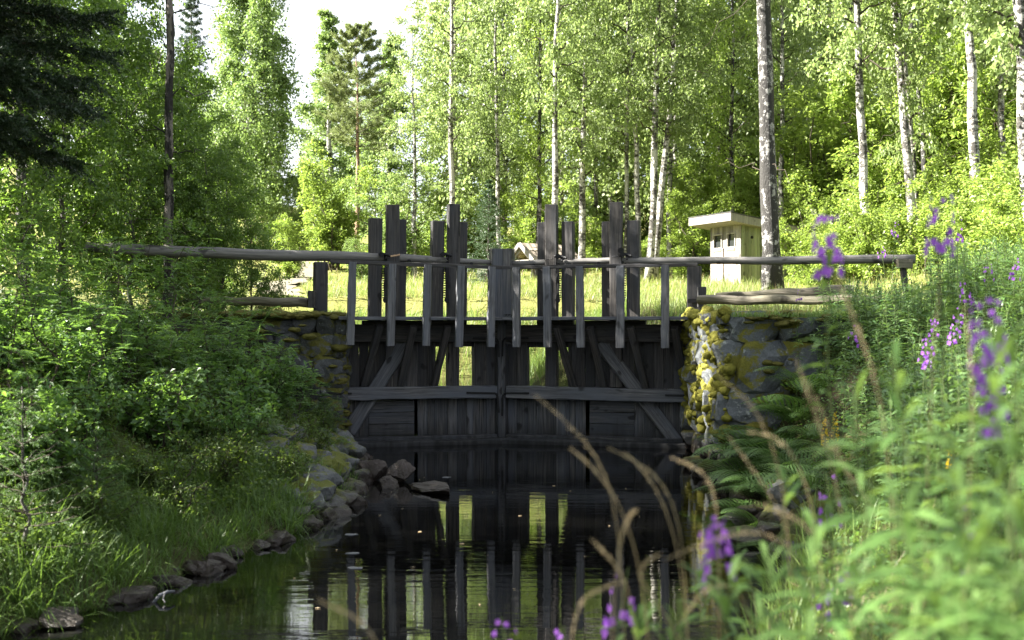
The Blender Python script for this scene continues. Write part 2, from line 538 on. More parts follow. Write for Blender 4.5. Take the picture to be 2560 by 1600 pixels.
def mat_water(name, base, amp=1.0):
    m, nt, out = newmat(name)
    geo = N(nt, 'ShaderNodeNewGeometry')
    g = geo.outputs['Position']
    w1 = noise(nt, mapped(nt, g, (1.1, 7.0, 1)), 1, 3, .5)
    w2 = noise(nt, mapped(nt, g, (5, 26, 1)), 1, 2, .5)
    mask = noise(nt, mapped(nt, g, (.35, .7, 1)), 1, 2)
    mk = ramp(nt, mask, [(.35, (.25, .25, .25)), (.65, (1, 1, 1))]).outputs[0]
    a = N(nt, 'ShaderNodeMath', operation='MULTIPLY_ADD')
    nt.links.new(w2, a.inputs[0])
    a.inputs[1].default_value = .22
    nt.links.new(w1, a.inputs[2])
    h = N(nt, 'ShaderNodeMath', operation='MULTIPLY')
    nt.links.new(a.outputs[0], h.inputs[0])
    nt.links.new(mk, h.inputs[1])
    p = N(nt, 'ShaderNodeBsdfPrincipled')
    p.inputs['Base Color'].default_value = base + (1,)
    p.inputs['Roughness'].default_value = .015
    p.inputs['IOR'].default_value = 2.0
    nt.links.new(bump(nt, h.outputs[0], 1.0, .0030 * amp), p.inputs['Normal'])
    nt.links.new(p.outputs[0], out.inputs[0])
    return m
M['water'] = mat_water('dark_canal_water', (.0012, .0012, .0011))
M['water_up'] = mat_water('upstream_water', (.02, .02, .008), .5)

# ------------------------------------------------------------------ terrain
XL = ([-8, 4, 7.9, 8.9, 9.9, 10.9, 11.8, 13.3, 15.6, 18.0, 20, 60], [-4.4, -3.9, -3.5, -2.95, -2.73, -2.44, -2.15, -1.97, -2.04, -2.35, -2.9, -2.9])
XR = ([-8, 2, 4, 6, 8, 10, 13.3, 16, 20, 60], [-2.2, -.5, .35, 1.05, 1.7, 2.35, 2.85, 3.0, 3.05, 3.05])
def wob(x, y, s=1.0):
    return (np.sin(x * 1.7 + y * .9) * .5 + np.sin(x * 3.1 - y * 2.3 + 1.3) * .3 + np.sin(x * 6.1 + y * 5.2 + 2.1) * .16 + np.sin(-x * 11.3 + y * 9.1) * .08) * s

def meadow(x, y):
    z = np.interp(y, [20, 22, 28, 46, 60, 90, 160], [2.2, 2.22, 2.62, 3.75, 5.6, 8.6, 15])
    z = z + np.interp(x, [8.5, 14, 30, 80], [0, 1.7, 6, 18]) * sstep(18, 30, y)
    z = z + np.interp(-x, [9, 14, 40, 80], [0, .6, 4, 12])
    return z

def ground(x, y):
    x, y = np.asarray(x, float), np.asarray(y, float)
    w = wob(x, y)
    xl, xr = np.interp(y, *XL), np.interp(y, *XR)
    zl = np.interp(xl - x, [-2, -.3, 0, .3, 1.2, 3, 5, 9, 20, 80], [-1.0, -.4, -.03, .2, .62, 1.55, 2.1, 2.7, 4.6, 12])
    zl = zl + w * .10 * np.clip(xl - x, 0, 1)
    pier_l = np.where(x < -2.95, 2.2 + .03 * w + np.interp(-x, [6, 9, 20, 80], [0, .5, 2.4, 9]), -1)
    zl = zl + (pier_l - zl) * sstep(19.45, 19.75, y)
    zr = np.interp(x - xr, [-2, -.3, 0, .3, 1.2, 3, 5, 9, 20, 80], [-1.0, -.4, -.03, .28, .8, 1.65, 2.2, 3.0, 6, 14])
    zr = zr + w * .10 * np.clip(x - xr, 0, 1) + .6 * sstep(11.5, 14.5, y) * sstep(.35, 1.3, x - xr) * (1 - sstep(3, 5, x - xr))
    pier_r = np.where(x > 3.3, 2.2 + .03 * w + np.interp(x, [6.5, 9, 20, 80], [0, .9, 4.5, 13]), -1)
    zr = zr + (pier_r - zr) * sstep(16.25, 16.6, y)
    front = np.maximum(zl, zr)
    md = meadow(x, y) + .06 * w
    rt = np.interp(y, [20, 21.0, 22.6, 40], [3.05, 2.6, .35, .2])
    db = np.maximum(np.maximum(-4.2 - x, x - rt), y - 26.8)
    basin = np.where(db < 2.4, np.interp(db, [-1.5, -.2, 0, .5, 1.4, 2.4], [.1, .55, .84, 1.25, 1.9, 2.35]), 99)
    back = np.minimum(md, basin + np.where(db > 1.4, (db - 1.4) * .0, 0))
    k = sstep(20.15, 20.45, y)
    return front * (1 - k) + back * k

def axis(pieces):
    return np.unique(np.round(np.concatenate([np.arange(a, b, s) for a, b, s in pieces]), 4))
gx = axis([(-90, -24, 3), (-24, -9, .6), (-9, -4, .25), (-4, 5, .12), (5, 9, .25), (9, 24, .6), (24, 92, 3)])
gy = axis([(-8, 2, .6), (2, 7, .25), (7, 22, .12), (22, 34, .25), (34, 60, .7), (60, 165, 3)])
mx, my = np.meshgrid(gx, gy, indexing='ij')
mz = ground(mx, my)
nyy = len(gy)
ii, jj = np.meshgrid(np.arange(len(gx) - 1), np.arange(nyy - 1), indexing='ij')
k = ii * nyy + jj
mb = MB().add(np.stack([mx, my, mz], -1).reshape(-1, 3), np.stack([k, k + nyy, k + nyy + 1, k + 1], -1).reshape(-1, 4))
tag(mb.build('ground', M['ground'], smooth=True), 'earth banks, meadow and wooded hillside around the canal', 'ground', kind='structure')

def sheet(name, mat, xs, ys, z):
    mb = MB().add([[xs[0], ys[0], z], [xs[1], ys[0], z], [xs[1], ys[1], z], [xs[0], ys[1], z]], np.array([[0, 1, 2, 3]]))
    return mb.build(name, mat)
tag(sheet('water', M['water'], (-7, 6), (-8, 20.62), 0.0), 'dark still canal water below the lock gates', 'water', kind='structure')
tag(sheet('water', M['water_up'], (-7, 4), (20.70, 29.5), .84), 'pale green water held above the lock gates', 'water', kind='structure')

# pale footpath climbing away on the left of the meadow
pth = np.array([[-6.0, 29.5], [-6.6, 32.5], [-7.4, 36], [-7.9, 41], [-8.3, 46], [-8.9, 52], [-10.4, 58]])
mb = MB()
pp = np.stack([np.interp(np.linspace(0, 6, 60), np.arange(7), pth[:, i]) for i in (0, 1)], 1)
wd = .55 + .12 * np.sin(np.arange(60) * .9)
cr = np.linspace(-1, 1, 6)
vx = pp[:, None, 0] + cr[None] * wd[:, None]
vy = np.repeat(pp[:, None, 1], 6, 1)
vz = ground(vx, vy) + .10
i, j = np.meshgrid(np.arange(59), np.arange(5), indexing='ij')
k = i * 6 + j
mb.add(np.stack([vx, vy, vz], -1).reshape(-1, 3), np.stack([k, k + 1, k + 7, k + 6], -1).reshape(-1, 4))
M['path'] = mat_simple('sandy_path', (.15, .135, .10), .95, 0, .1, 6, .25, .5)
tag(mb.build('footpath', M['path'], smooth=True), 'pale sandy footpath climbing through the sunlit meadow on the left', 'path', kind='structure')

# ------------------------------------------------------------------ the lock gates
A = math.radians(15)
MP = np.array([-.17, 20.6])
class Leaf:
    def __init__(s, side):
        s.side = side                                    # -1 the left leaf, +1 the right one
        s.d = np.array([side * math.cos(A), -math.sin(A)])
        s.n = np.array([-side * math.sin(A), -math.cos(A)])
        s.d3, s.n3 = np.append(s.d, 0), np.append(s.n, 0)

    def at(s, px, py, off=0.0):
        a = (px - 1280) / F
        t = (MP @ s.n + off) / (a * s.n[0] + s.n[1])
        return np.array([a * t, t, HC + (800 - py) / F * t])

    def atz(s, px, z, off=0.0):
        p = s.at(px, 800, off)
        p[2] = z
        return p

def px2m(px, Y=20.2):
    return px * Y / F

def build_leaf(side):
    lf = Leaf(side)
    root = thing('lock_gate', 'left leaf of the dark timber lock gate, hung on the left stone pier' if side < 0 else
                 'right leaf of the dark timber lock gate, hung on the mossy right pier', 'lock gate', (MP[0], MP[1], 0), 'pair of lock gate leaves')
    def part(name, fn, mat, label=None):
        mb = MB()
        fn(mb)
        return mb.build(name, mat, root, label=label)
    def vpost(x0, x1, ytop, ybot, off, depth, name='post', mat=M['wood'], dx=0):
        mb = MB()
        w = px2m(x1 - x0)
        timber(mb, lf.at((x0 + x1) / 2 - dx, ybot, off), lf.at((x0 + x1) / 2, ytop, off), w, depth, lf.d3, ch=.012, seg=8, jit=.003)
        return mb.build(name, mat, root)
    L = side < 0
    # guide posts, tall paddle rods
    if L:
        trip = [((922.4, 954.7), 546.5, (965.4, 997.8), 512.7, (984, 1015), 549), ((1078, 1109), 553, (1119, 1149), 510.8, (1137, 1167.5), 555.4)]
    else:
        trip = [((1406, 1435.6), 554.5, (1364.5, 1394.6), 512, (1345, 1376), 556), ((1568.6, 1599), 552, (1525.8, 1556.6), 506, (1506, 1537), 554.5)]
    for (g0, gt, r0, rt, b0, bt) in trip:
        vpost(*g0, gt, 826, -.06, .20, 'guide_post', dx=3 if L else 0)
        vpost(*b0, bt, 826, -.20, .17, 'guide_post', dx=2 if L else 0)
        rod = vpost(*r0, rt, 968, -.01, .18, 'paddle_rod', dx=3 if L else 0)
        # toothed rack on the rod
        e = r0[0] - 3 if L else r0[1] + 1
        sg = -1 if L else 1
        mb = MB()
        for yb in (0,):
            timber(mb, lf.at(e - 1.5 * sg, 757, .10), lf.at(e - 1.5 * sg, 668, .10), .05, .05, lf.d3, ch=.004)
        for k in range(13):
            y = 672 + k * 6.0
            c = lf.at(e + 3.6 * sg, y, .10)
            box(mb, c, lf.d3 * .022, lf.n3 * .02, np.array([0, 0, .009]))
        tube(mb, [lf.at(e - 1 * sg, 750, .07), lf.at(e - 1 * sg, 750, .16)], .045, 10)
        tube(mb, [lf.at(e - 2 * sg, 702, .07), lf.at(e - 2 * sg, 702, .16)], .028, 8)
        mb.build('rack', M['iron'], root)
        # ratchet and pawl lying over the beam
        mb = MB()
        cx = (g0[1] + r0[0]) / 2 if L else (g0[0] + r0[1]) / 2
        yy = 636 if L else (641 if g0[0] < 1500 else 636)
        tube(mb, [lf.at(cx - 14, yy, .12), lf.at(cx - 4, yy - 2, .13), lf.at(cx + 9, yy + 2, .14), lf.at(cx + 16, yy + 4, .16)], .024, 7)
        tube(mb, [lf.at(cx - 6, yy, .08), lf.at(cx - 6, yy, .17)], .045, 10)
        tube(mb, [lf.at(cx + 2, yy + 2, .08), lf.at(cx + 5, yy + 12, .2)], .016, 6)
        if not L and g0[0] > 1500:
            tube(mb, [lf.at(1552, 626, .06), lf.at(1552, 626, .15)], .05, 12)
            tube(mb, [lf.at(1552, 628, .11), lf.at(1551, 642, .11)], .03, 8)
        mb.build('ratchet', M['iron'], root)
    # pale wedge / handle on the left
    mb = MB()
    if L:
        timber(mb, lf.at(976, 641, .2), lf.at(999, 637, .2), .03, .06, (0, 0, 1), ch=.004)
        mb.build('wedge', M['wood_fresh'], root, label='pale split wooden wedge lying on the beam')
    else:
        timber(mb, lf.at(1368, 648, .2), lf.at(1382, 646.5, .2), .022, .05, (0, 0, 1), ch=.004)
        mb.build('wedge', M['wood'], root)
        mb = MB()
        timber(mb, lf.at(1530, 642, .2), lf.at(1545, 640.5, .2), .022, .05, (0, 0, 1), ch=.004)
        mb.build('wedge', M['wood'], root)
    # balance beam: a long round log
    mb = MB()
    s = np.linspace(0, 1, 26)
    if L:
        q = [(1240, 656.5), (1080, 648.5), (960, 643), (820, 639.5), (680, 638), (500, 630.5), (350, 625), (160, 615)]
        rr = [.040, .062, .075, .088, .094, .092, .086, .078]
    else:
        q = [(1271, 658.5), (1400, 654.5), (1500, 652.5), (1600, 651.5), (1800, 651), (2000, 651), (2150, 648), (2288, 647.5)]
        rr = [.044, .050, .055, .058, .064, .069, .072, .075]
    pts = np.array([lf.at(a, b, .0) for a, b in q])
    pts = np.stack([np.interp(s, np.linspace(0, 1, 8), pts[:, c]) for c in range(3)], 1)
    pts[1:-1] += rng.normal(0, .004, (24, 3)) * [0, .5, 1]
    tube(mb, pts, np.interp(s, np.linspace(0, 1, 8), rr), 20, jit=.025)
    beam = mb.build('balance_beam', M['log'], root, smooth=True)
    for bx, by in ([(963, 648), (1023, 652), (1118, 656.5), (1178, 659)] if L else [(1334, 663), (1395, 661), (1496, 658), (1556, 656)]):
        mb = MB()
        rad = np.interp(abs(bx - 1255), [0, 400], [.05, .078]) if L else .062
        tube(mb, [lf.at(bx, by, rad - .03), lf.at(bx, by, rad + .012)], .028, 10)
        mb.build('bolt', M['iron'], root)
    # hand rail plank on the front of the balusters
    FO = .86
    mb = MB()
    if L:
        timber(mb, lf.at(1254, 668.8, FO), lf.at(826, 653.8, FO), px2m(9), .07, (0, 0, 1), ch=.006, seg=14)
    else:
        timber(mb, lf.at(1256, 669.0, FO), lf.at(1744, 661.8, FO), px2m(8), .07, (0, 0, 1), ch=.006, seg=14)
    mb.build('hand_rail', M['wood'], root)
    # balusters hanging in front of the walkway edge
    bl = [(871.8, 891, 655, 863, 6), (971, 990, 660, 865, 4), (1059.7, 1078, 662, 865, 4), (1142.6, 1161.5, 665, 868, 5), (1220, 1238, 667, 868, 2)] if L else \
         [(1282, 1300.6, 668, 868, 0), (1357.5, 1376.5, 667, 868.5, -2), (1439.5, 1458, 666, 869, -3), (1541, 1560.5, 664.5, 870, 0), (1653.6, 1672.5, 663, 870.5, 0)]
    for (x0, x1, yt, yb, dx) in bl:
        mb = MB()
        timber(mb, lf.at((x0 + x1) / 2 - dx, yb, FO + .06), lf.at((x0 + x1) / 2, yt, FO + .02), px2m(x1 - x0, 19.3), .10, lf.d3, ch=.008, seg=10, jit=.003)
        mb.build('baluster', M['wood_pale'], root)
    # walkway deck
    mb = MB()
    x0, x1 = (1254, 846) if L else (1258, 1722)
    for k in range(4):
        o = FO - .03 - k * .2
        timber(mb, lf.atz(x0, 2.172, o - .1), lf.atz(x1, 2.180, o - .1), .19, .055, lf.n3, ch=.006, seg=14)
    mb.build('walkway', M['wood_pale'], root)
    # bearers under the deck, leaving gaps that show the meadow
    for a, b in ([(858, 887), (905, 1074), (1078, 1165), (1217, 1240)] if L else [(1268, 1301), (1344, 1434), (1440, 1615), (1655, 1718)]):
        mb = MB()
        timber(mb, lf.atz(a, 2.105, .02), lf.atz(b, 2.105, .02), .075, .14, (0, 0, 1), ch=.005)
        mb.build('bearer', M['wood'], root)
    # upper rail, middle rail, bottom rail
    mb = MB()
    timber(mb, lf.atz(1240 if L else 1268, 1.915, .06), lf.atz(795 if L else 1738, 1.925, .06), .30, .22, (0, 0, 1), ch=.012, seg=10)
    mb.build('upper_rail', M['wood'], root)
    mb = MB()
    if L:
        timber(mb, lf.at(1240, 979, .15), lf.at(800, 985, .15), px2m(31), .20, (0, 0, 1), ch=.014, seg=12, jit=.004)
    else:
        timber(mb, lf.at(1268, 979.5, .15), lf.at(1738, 991, .15), px2m(31), .20, (0, 0, 1), ch=.014, seg=12, jit=.004)
    mb.build('middle_rail', M['wood_pale'], root)
    mb = MB()
    timber(mb, lf.atz(1240 if L else 1268, .02, .10), lf.atz(800 if L else 1738, .02, .10), .24, .18, (0, 0, 1), ch=.012, seg=8)
    mb.build('bottom_rail', M['wood_wet'], root)
    # planking with the sluice opening left free
    mb = MB()
    open_ = (1085.5, 1183) if L else (1320, 1424.6)
    edges = np.arange(1240, 790, -24.5) if L else np.arange(1268, 1742, 24.5)
    edges = np.sort(np.unique(np.concatenate([edges, open_])))
    keep = [edges[0]]
    for e in edges[1:]:
        if e - keep[-1] < 9:
            if e in open_:
                keep[-1] = e
            continue
        keep.append(e)
    for a, b in zip(keep[:-1], keep[1:]):
        m = (a + b) / 2
        w = np.linalg.norm(lf.atz(a, 1.0) - lf.atz(b, 1.0)) - .002
        o = -.04 + rng.uniform(-.006, .006)
        zt, zb = 1.78, 1.02
        if open_[0] - .5 <= a and b <= open_[1] + .5:
            yt, yb = (866.5, 964) if L else (868.5, 965)
            z1 = lf.at(m, yt)[2]
            timber(mb, lf.atz(m, z1, o), lf.atz(m, zt, o), w, .045, lf.d3, ch=.004, seg=3, jit=.001)
        else:
            timber(mb, lf.atz(m, zb - .25, o), lf.atz(m, zt, o), w, .045, lf.d3, ch=.004, seg=6, jit=.002)
    mb.build('upper_planking', M['wood'], root)
    halves = [MB(), MB()]
    hb = (923, 1034) if L else (1475.5, 1585)
    for a, b in zip(keep[:-1], keep[1:]):
        m = (a + b) / 2
        if hb[0] < m < hb[1]:
            continue
        w = np.linalg.norm(lf.atz(a, 1.0) - lf.atz(b, 1.0)) - .002
        timber(halves[int(m > hb[0])], lf.atz(m, -.3, -.03 + rng.uniform(-.006, .006)), lf.atz(m, .98, -.03), w, .045, lf.d3, ch=.004, seg=6, jit=.002)
    for h in halves:
        h.build('lower_planking', M['wood_wet'], root)
    mb = MB()                                            # the sluice paddle of horizontal boards
    for k in range(5):
        z = .05 + k * .2
        timber(mb, lf.atz(hb[0] - 1, z, -.02 + rng.uniform(-.005, .005)), lf.atz(hb[1] + 1, z, -.02), .192, .05, (0, 0, 1), ch=.004, seg=6, jit=.002)
    mb.build('sluice_paddle', M['wood_wet'], root)
    for e in open_:                                      # frame of the sluice opening
        mb = MB()
        sg = 1 if e == open_[0] else -1
        timber(mb, lf.atz(e - 2 * sg, .95, -.06), lf.atz(e - 2 * sg, 1.76, -.06), .05, .16, lf.d3, ch=.005)
        mb.build('sluice_frame', M['wood'], root)
    # raking struts from the middle rail up to the walkway front
    st = [((950, 825), (908, 966)), ((1034, 827), (1000, 964)), ((1119, 828), (1085, 966))] if L else \
         [((1392, 830), (1434, 967)), ((1475, 831), (1510, 967)), ((1576, 830), (1614, 969)), ((1686, 831), (1714, 960))]
    for (a, b) in st:
        mb = MB()
        timber(mb, lf.at(*b, .05), lf.at(a[0], a[1] - 12, .60), .115, .11, lf.d3, ch=.008, seg=6)
        mb.build('strut', M['wood'], root)
    mb = MB()                                            # the wide diagonal brace
    if L:
        timber(mb, lf.at(873, 1080, .06), lf.at(1012, 856, .075), .235, .10, (1, 0, .5), ch=.012, seg=12, jit=.004)
    else:
        timber(mb, lf.at(1696, 1114, .06), lf.at(1500, 856, .075), .235, .10, (-1, 0, .5), ch=.012, seg=12, jit=.004)
    mb.build('brace', M['wood_pale'], root)
    # mitre post and heel post
    mb = MB()
    c = 1240.5 if L else 1269
    timber(mb, lf.at(c, 860, .0), lf.at(c, 622.5, .0), px2m(28.6, 20.6), .24, lf.d3, ch=.012, seg=8)
    c = 1246.8 if L else 1261.2
    timber(mb, lf.atz(c, -.3, .06), lf.atz(c, 1.8, .06), px2m(14.2, 20.6), .30, lf.d3, ch=.014, seg=8)
    mb.build('mitre_post', M['wood_wet'], root)
    mb = MB()
    if L:
        timber(mb, lf.at(801.5, 1110, 0), lf.at(801.5, 655.5, 0), px2m(33), .24, lf.d3, ch=.02, seg=8, jit=.006)
    else:
        timber(mb, lf.at(1736, 1110, 0), lf.at(1736, 665.5, 0), px2m(33.5), .24, lf.d3, ch=.02, seg=8, jit=.006)
    mb.build('heel_post', M['wood'], root)
    # iron straps
    def strap(pts, o=.245, w=.034):
        mb = MB()
        q = np.array([lf.at(a, b, o) for a, b in pts])
        for p0, p1 in zip(q[:-1], q[1:]):
            timber(mb, p0, p1 + (p1 - p0) * .02, w, .014, np.cross(p1 - p0, lf.n3), ch=.003, seg=2, jit=.0005)
        mb.build('iron_strap', M['iron'], root)
    if L:
        strap([(1182, 845), (1236, 845), (1242, 848), (1246, 856), (1247, 892)], .235)
        strap([(1166, 982), (1237, 983), (1242, 986), (1244, 994), (1247, 1031)], .262)
        strap([(866, 984), (879, 984)], .262)
    else:
        strap([(1322, 845), (1266, 845), (1260, 848), (1256.5, 856), (1256, 890)], .235)
        strap([(1323, 983), (1266, 983), (1259, 986), (1256, 994), (1255.5, 1039)], .262)
        strap([(1663, 988), (1713, 989)], .262)
        strap([(1719, 752), (1756, 752)], .14, .07)
    return root

gate_l = build_leaf(-1)
gate_r = build_leaf(1)
# chain / shackle between the leaves on the walkway
mb = MB()
lf = Leaf(1)
for k in range(5):
    c = lf.at(1262 + k * 3.6, 790 - (k % 2) * 2, .5)
    th = np.linspace(0, 2 * PI, 9)
    a = k % 2
    pts = np.stack([c + np.array([.022 * math.cos(t), .012 * math.sin(t) * a, .014 * math.sin(t) * (1 - a * .6) + .01]) for t in th])
    tube(mb, pts, .006, 6)
tag(mb.build('chain', M['iron']), 'short black iron chain lying on the walkway where the gate leaves meet', 'chain')
# sill under the gates
mb = MB()
for s in (-1, 1):
    lf = Leaf(s)
    timber(mb, np.append(lf.at(1254, 800, .32)[:2], .03), np.append(lf.at(862 if s < 0 else 1722, 800, .32)[:2], .03), .12, .22, (0, 0, 1), ch=.02, seg=8, jit=.006)
tag(mb.build('sill_beam', M['wood_wet']), 'black wet timber sill at the waterline under the gates', 'sill')

# ------------------------------------------------------------------ stone piers
def stone_face(mb, p, u, width, z0, z1, ndir, rows, smin, smax, seed, depth=.28, jut=.05):
    """courses of rough stones over a wall face that starts at p and runs along u"""
    r = np.random.default_rng(seed)
    u, nd = nrmz(np.asarray(u, float)), nrmz(np.asarray(ndir, float))
    z = z0
    rot = math.atan2(u[1], u[0])
    k = 0
    while z < z1 - .04:
        h = r.uniform(*rows)
        if z + h > z1 - .08:
            h = max(.12, z1 - z)
        s = -r.uniform(0, .15)
        while s < width - .12:
            w = min(r.uniform(smin, smax), width - s + .02)
            c = np.array([p[0], p[1], 0]) + np.append(u, 0) * (s + w / 2) + np.append(nd, 0) * (r.uniform(-jut, jut) - depth * .55)
            c[2] = z + h / 2
            rock(mb, c, (w * .52, depth, h * .54), seed * 1000 + k, 8, 3, rot + r.normal(0, .05), True, rough=.035)
            k += 1
            s += w
        z += h

def cushions(mb, pts, sz, seed, flat=.6):
    r = np.random.default_rng(seed)
    for k, p in enumerate(pts):
        v, f = ICO[3]
        v = v * (1 + lump(v, .09, 2.6, seed * 77 + k)[:, None] + lump(v, .035, 8.5, seed * 91 + k)[:, None])
        s = r.uniform(*sz)
        v = v * np.array([s * r.uniform(.7, 1.2), s * r.uniform(.7, 1.2), s * r.uniform(.6, 1.1) * flat])
        mb.add(v + p, f, v)

# left pier: its front faces the camera at Y = 19.3
wl = thing('stone_wall', 'left dry stone pier, dark rough blocks partly mossy, beside the left gate leaf', 'stone wall', (-4.2, 19.4, 0), 'stone piers of the lock')
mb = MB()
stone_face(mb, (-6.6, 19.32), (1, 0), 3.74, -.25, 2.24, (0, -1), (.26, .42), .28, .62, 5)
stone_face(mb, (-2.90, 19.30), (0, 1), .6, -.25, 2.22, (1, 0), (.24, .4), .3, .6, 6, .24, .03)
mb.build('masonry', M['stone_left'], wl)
mb = MB()
pts = [np.array([rng.uniform(-5.9, -2.9), 19.2 + rng.uniform(-.08, .35), 2.22 + rng.normal(0, .02)]) for _ in range(110)]
pts += [np.array([-2.84 + rng.normal(0, .03), 19.35 + rng.uniform(-.12, .5), rng.uniform(.4, 2.1)]) for _ in range(26)]
pts += [np.array([rng.uniform(-4.2, -2.9), 19.02 + rng.normal(0, .03), rng.uniform(.3, 2.1)]) for _ in range(22)]
cushions(mb, pts, (.06, .15), 3, .45)
mb.build('moss', M['moss_dark'], wl, smooth=True)

# right pier: its long side faces the water (x = 3.03), its end faces the camera at Y = 16.1
wr = thing('stone_wall', 'right dry stone pier, pale blocks thick with yellow moss, beside the right gate leaf', 'stone wall', (3.6, 17.8, 0), 'stone piers of the lock')
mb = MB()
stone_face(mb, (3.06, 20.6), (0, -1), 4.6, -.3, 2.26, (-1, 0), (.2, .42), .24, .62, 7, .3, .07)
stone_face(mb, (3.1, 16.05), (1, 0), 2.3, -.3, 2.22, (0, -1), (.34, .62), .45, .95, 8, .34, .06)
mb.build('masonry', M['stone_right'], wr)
mb = MB()
pts = []
while len(pts) < 900:
    y, z = rng.uniform(15.9, 20.2), rng.uniform(.5, 2.3)
    if rng.random() < .04 + .96 * math.sin(y * 2.1 + z * 3.3 + 1.0) ** 2 and z > .45 + .22 * math.sin(y * 3):
        pts.append(np.array([2.955 + rng.normal(0, .03), y, z]))
ptd = [np.array([rng.uniform(3.2, 5.2), 15.9 + rng.normal(0, .12), 2.17 + rng.normal(0, .03)]) for _ in range(45)]
ptd += [np.array([rng.uniform(3.35, 4.6), 15.76 + rng.normal(0, .02), rng.uniform(1.2, 2.1)]) for _ in range(14)]
cushions(mb, pts, (.03, .095), 4, 1.0)
mb.build('moss', M['moss'], wr, smooth=True)
mb = MB()
cushions(mb, ptd, (.04, .11), 9, .4)
mb.build('moss', M['moss_dark'], wr, smooth=True, label='brown-green moss over the top edge and front of the pier')
mb = MB()                                                # turf hanging over the top edge
n = 9500
bx = np.column_stack([rng.uniform(3.0, 6.2, n), 15.72 + 3.9 * rng.uniform(0, 1, n) ** 1.6])
bx = np.concatenate([bx, np.column_stack([rng.uniform(-6, -2.9, 2600), rng.uniform(19.2, 20.1, 2600)])])
bx = np.concatenate([bx, np.column_stack([rng.uniform(3.0, 9, 4200), rng.uniform(19, 23, 4200)])])
gz = np.maximum(ground(bx[:, 0], bx[:, 1]), 2.2)
ok = gz < 3
bx, gz = bx[ok], gz[ok]
az = rng.uniform(0, 2 * PI, len(bx))
hgt = rng.uniform(.05, .16, len(bx)) * np.where(bx[:, 0] < 0, 1.5, 1)
ax = np.column_stack([np.cos(az) * .45, np.sin(az) * .45, np.ones(len(bx))])
strips(mb, np.column_stack([bx, gz - .01]), ax, np.column_stack([-np.sin(az), np.cos(az), np.zeros(len(bx))]), hgt, .010, .35, 3)
tag(mb.build('grass', M['grass_near']), 'short green turf on top of the stone piers', 'grass', kind='stuff')

# logs bedded on the piers
def log_thing(p0, p1, r0, r1, label, mat='log_moss', name='timber_log', grp='anchor logs bedded on the piers'):
    mb = MB()
    s = np.linspace(0, 1, 14)[:, None]
    pts = np.asarray(p0) * (1 - s) + np.asarray(p1) * s
    pts[:, 2] += .012 * np.sin(np.arange(14) * 1.3)
    tube(mb, pts, np.linspace(r0, r1, 14), 16, jit=.03)
    o = mb.build(name, M[mat], smooth=False)
    return tag(o, label, 'log', grp)
log_thing(P(1746, 750, 18.9), P(2200, 749, 17.3), .075, .068, 'round weathered log on the turf of the right pier, nearer of the two')
log_thing(P(1790, 739, 20.3), P(2135, 727, 19.6), .045, .11, 'dark squared-off log with one blunt end, lying behind the round log on the right pier')
log_thing(P(770, 757, 19.7), P(500, 750, 19.9), .085, .06, 'mossy log lying along the top of the left pier under the beam')
mb = MB()
timber(mb, P(1754.5, 768, 19.3), P(1754.5, 717, 19.3), px2m(19), .16, (1, 0, 0), ch=.01)
tag(mb.build('timber_block', M['wood']), 'dark upright timber block against the right heel post', 'block', 'blocks beside the heel posts')
mb = MB()
timber(mb, P(780, 770, 19.5), P(780, 727, 19.5), px2m(17), .16, (1, 0, 0), ch=.01)
tag(mb.build('timber_block', M['wood']), 'dark upright timber block against the left heel post', 'block', 'blocks beside the heel posts')
# rest under the far end of the right beam
rst = thing('beam_rest', 'leaning prop with a short block under the far end of the right beam', 'prop', P(2268, 760, 18.9))
mb = MB()
timber(mb, P(2272, 790, 18.75), P(2256, 662, 18.75), .085, .09, (1, 0, 0), ch=.008)
mb.build('prop_post', M['wood'], rst)
mb = MB()
timber(mb, P(2243, 659, 18.72), P(2279, 660, 18.72), .15, .13, (0, 0, 1), ch=.008)
mb.build('block', M['wood_fresh'] if False else M['log_moss'], rst)

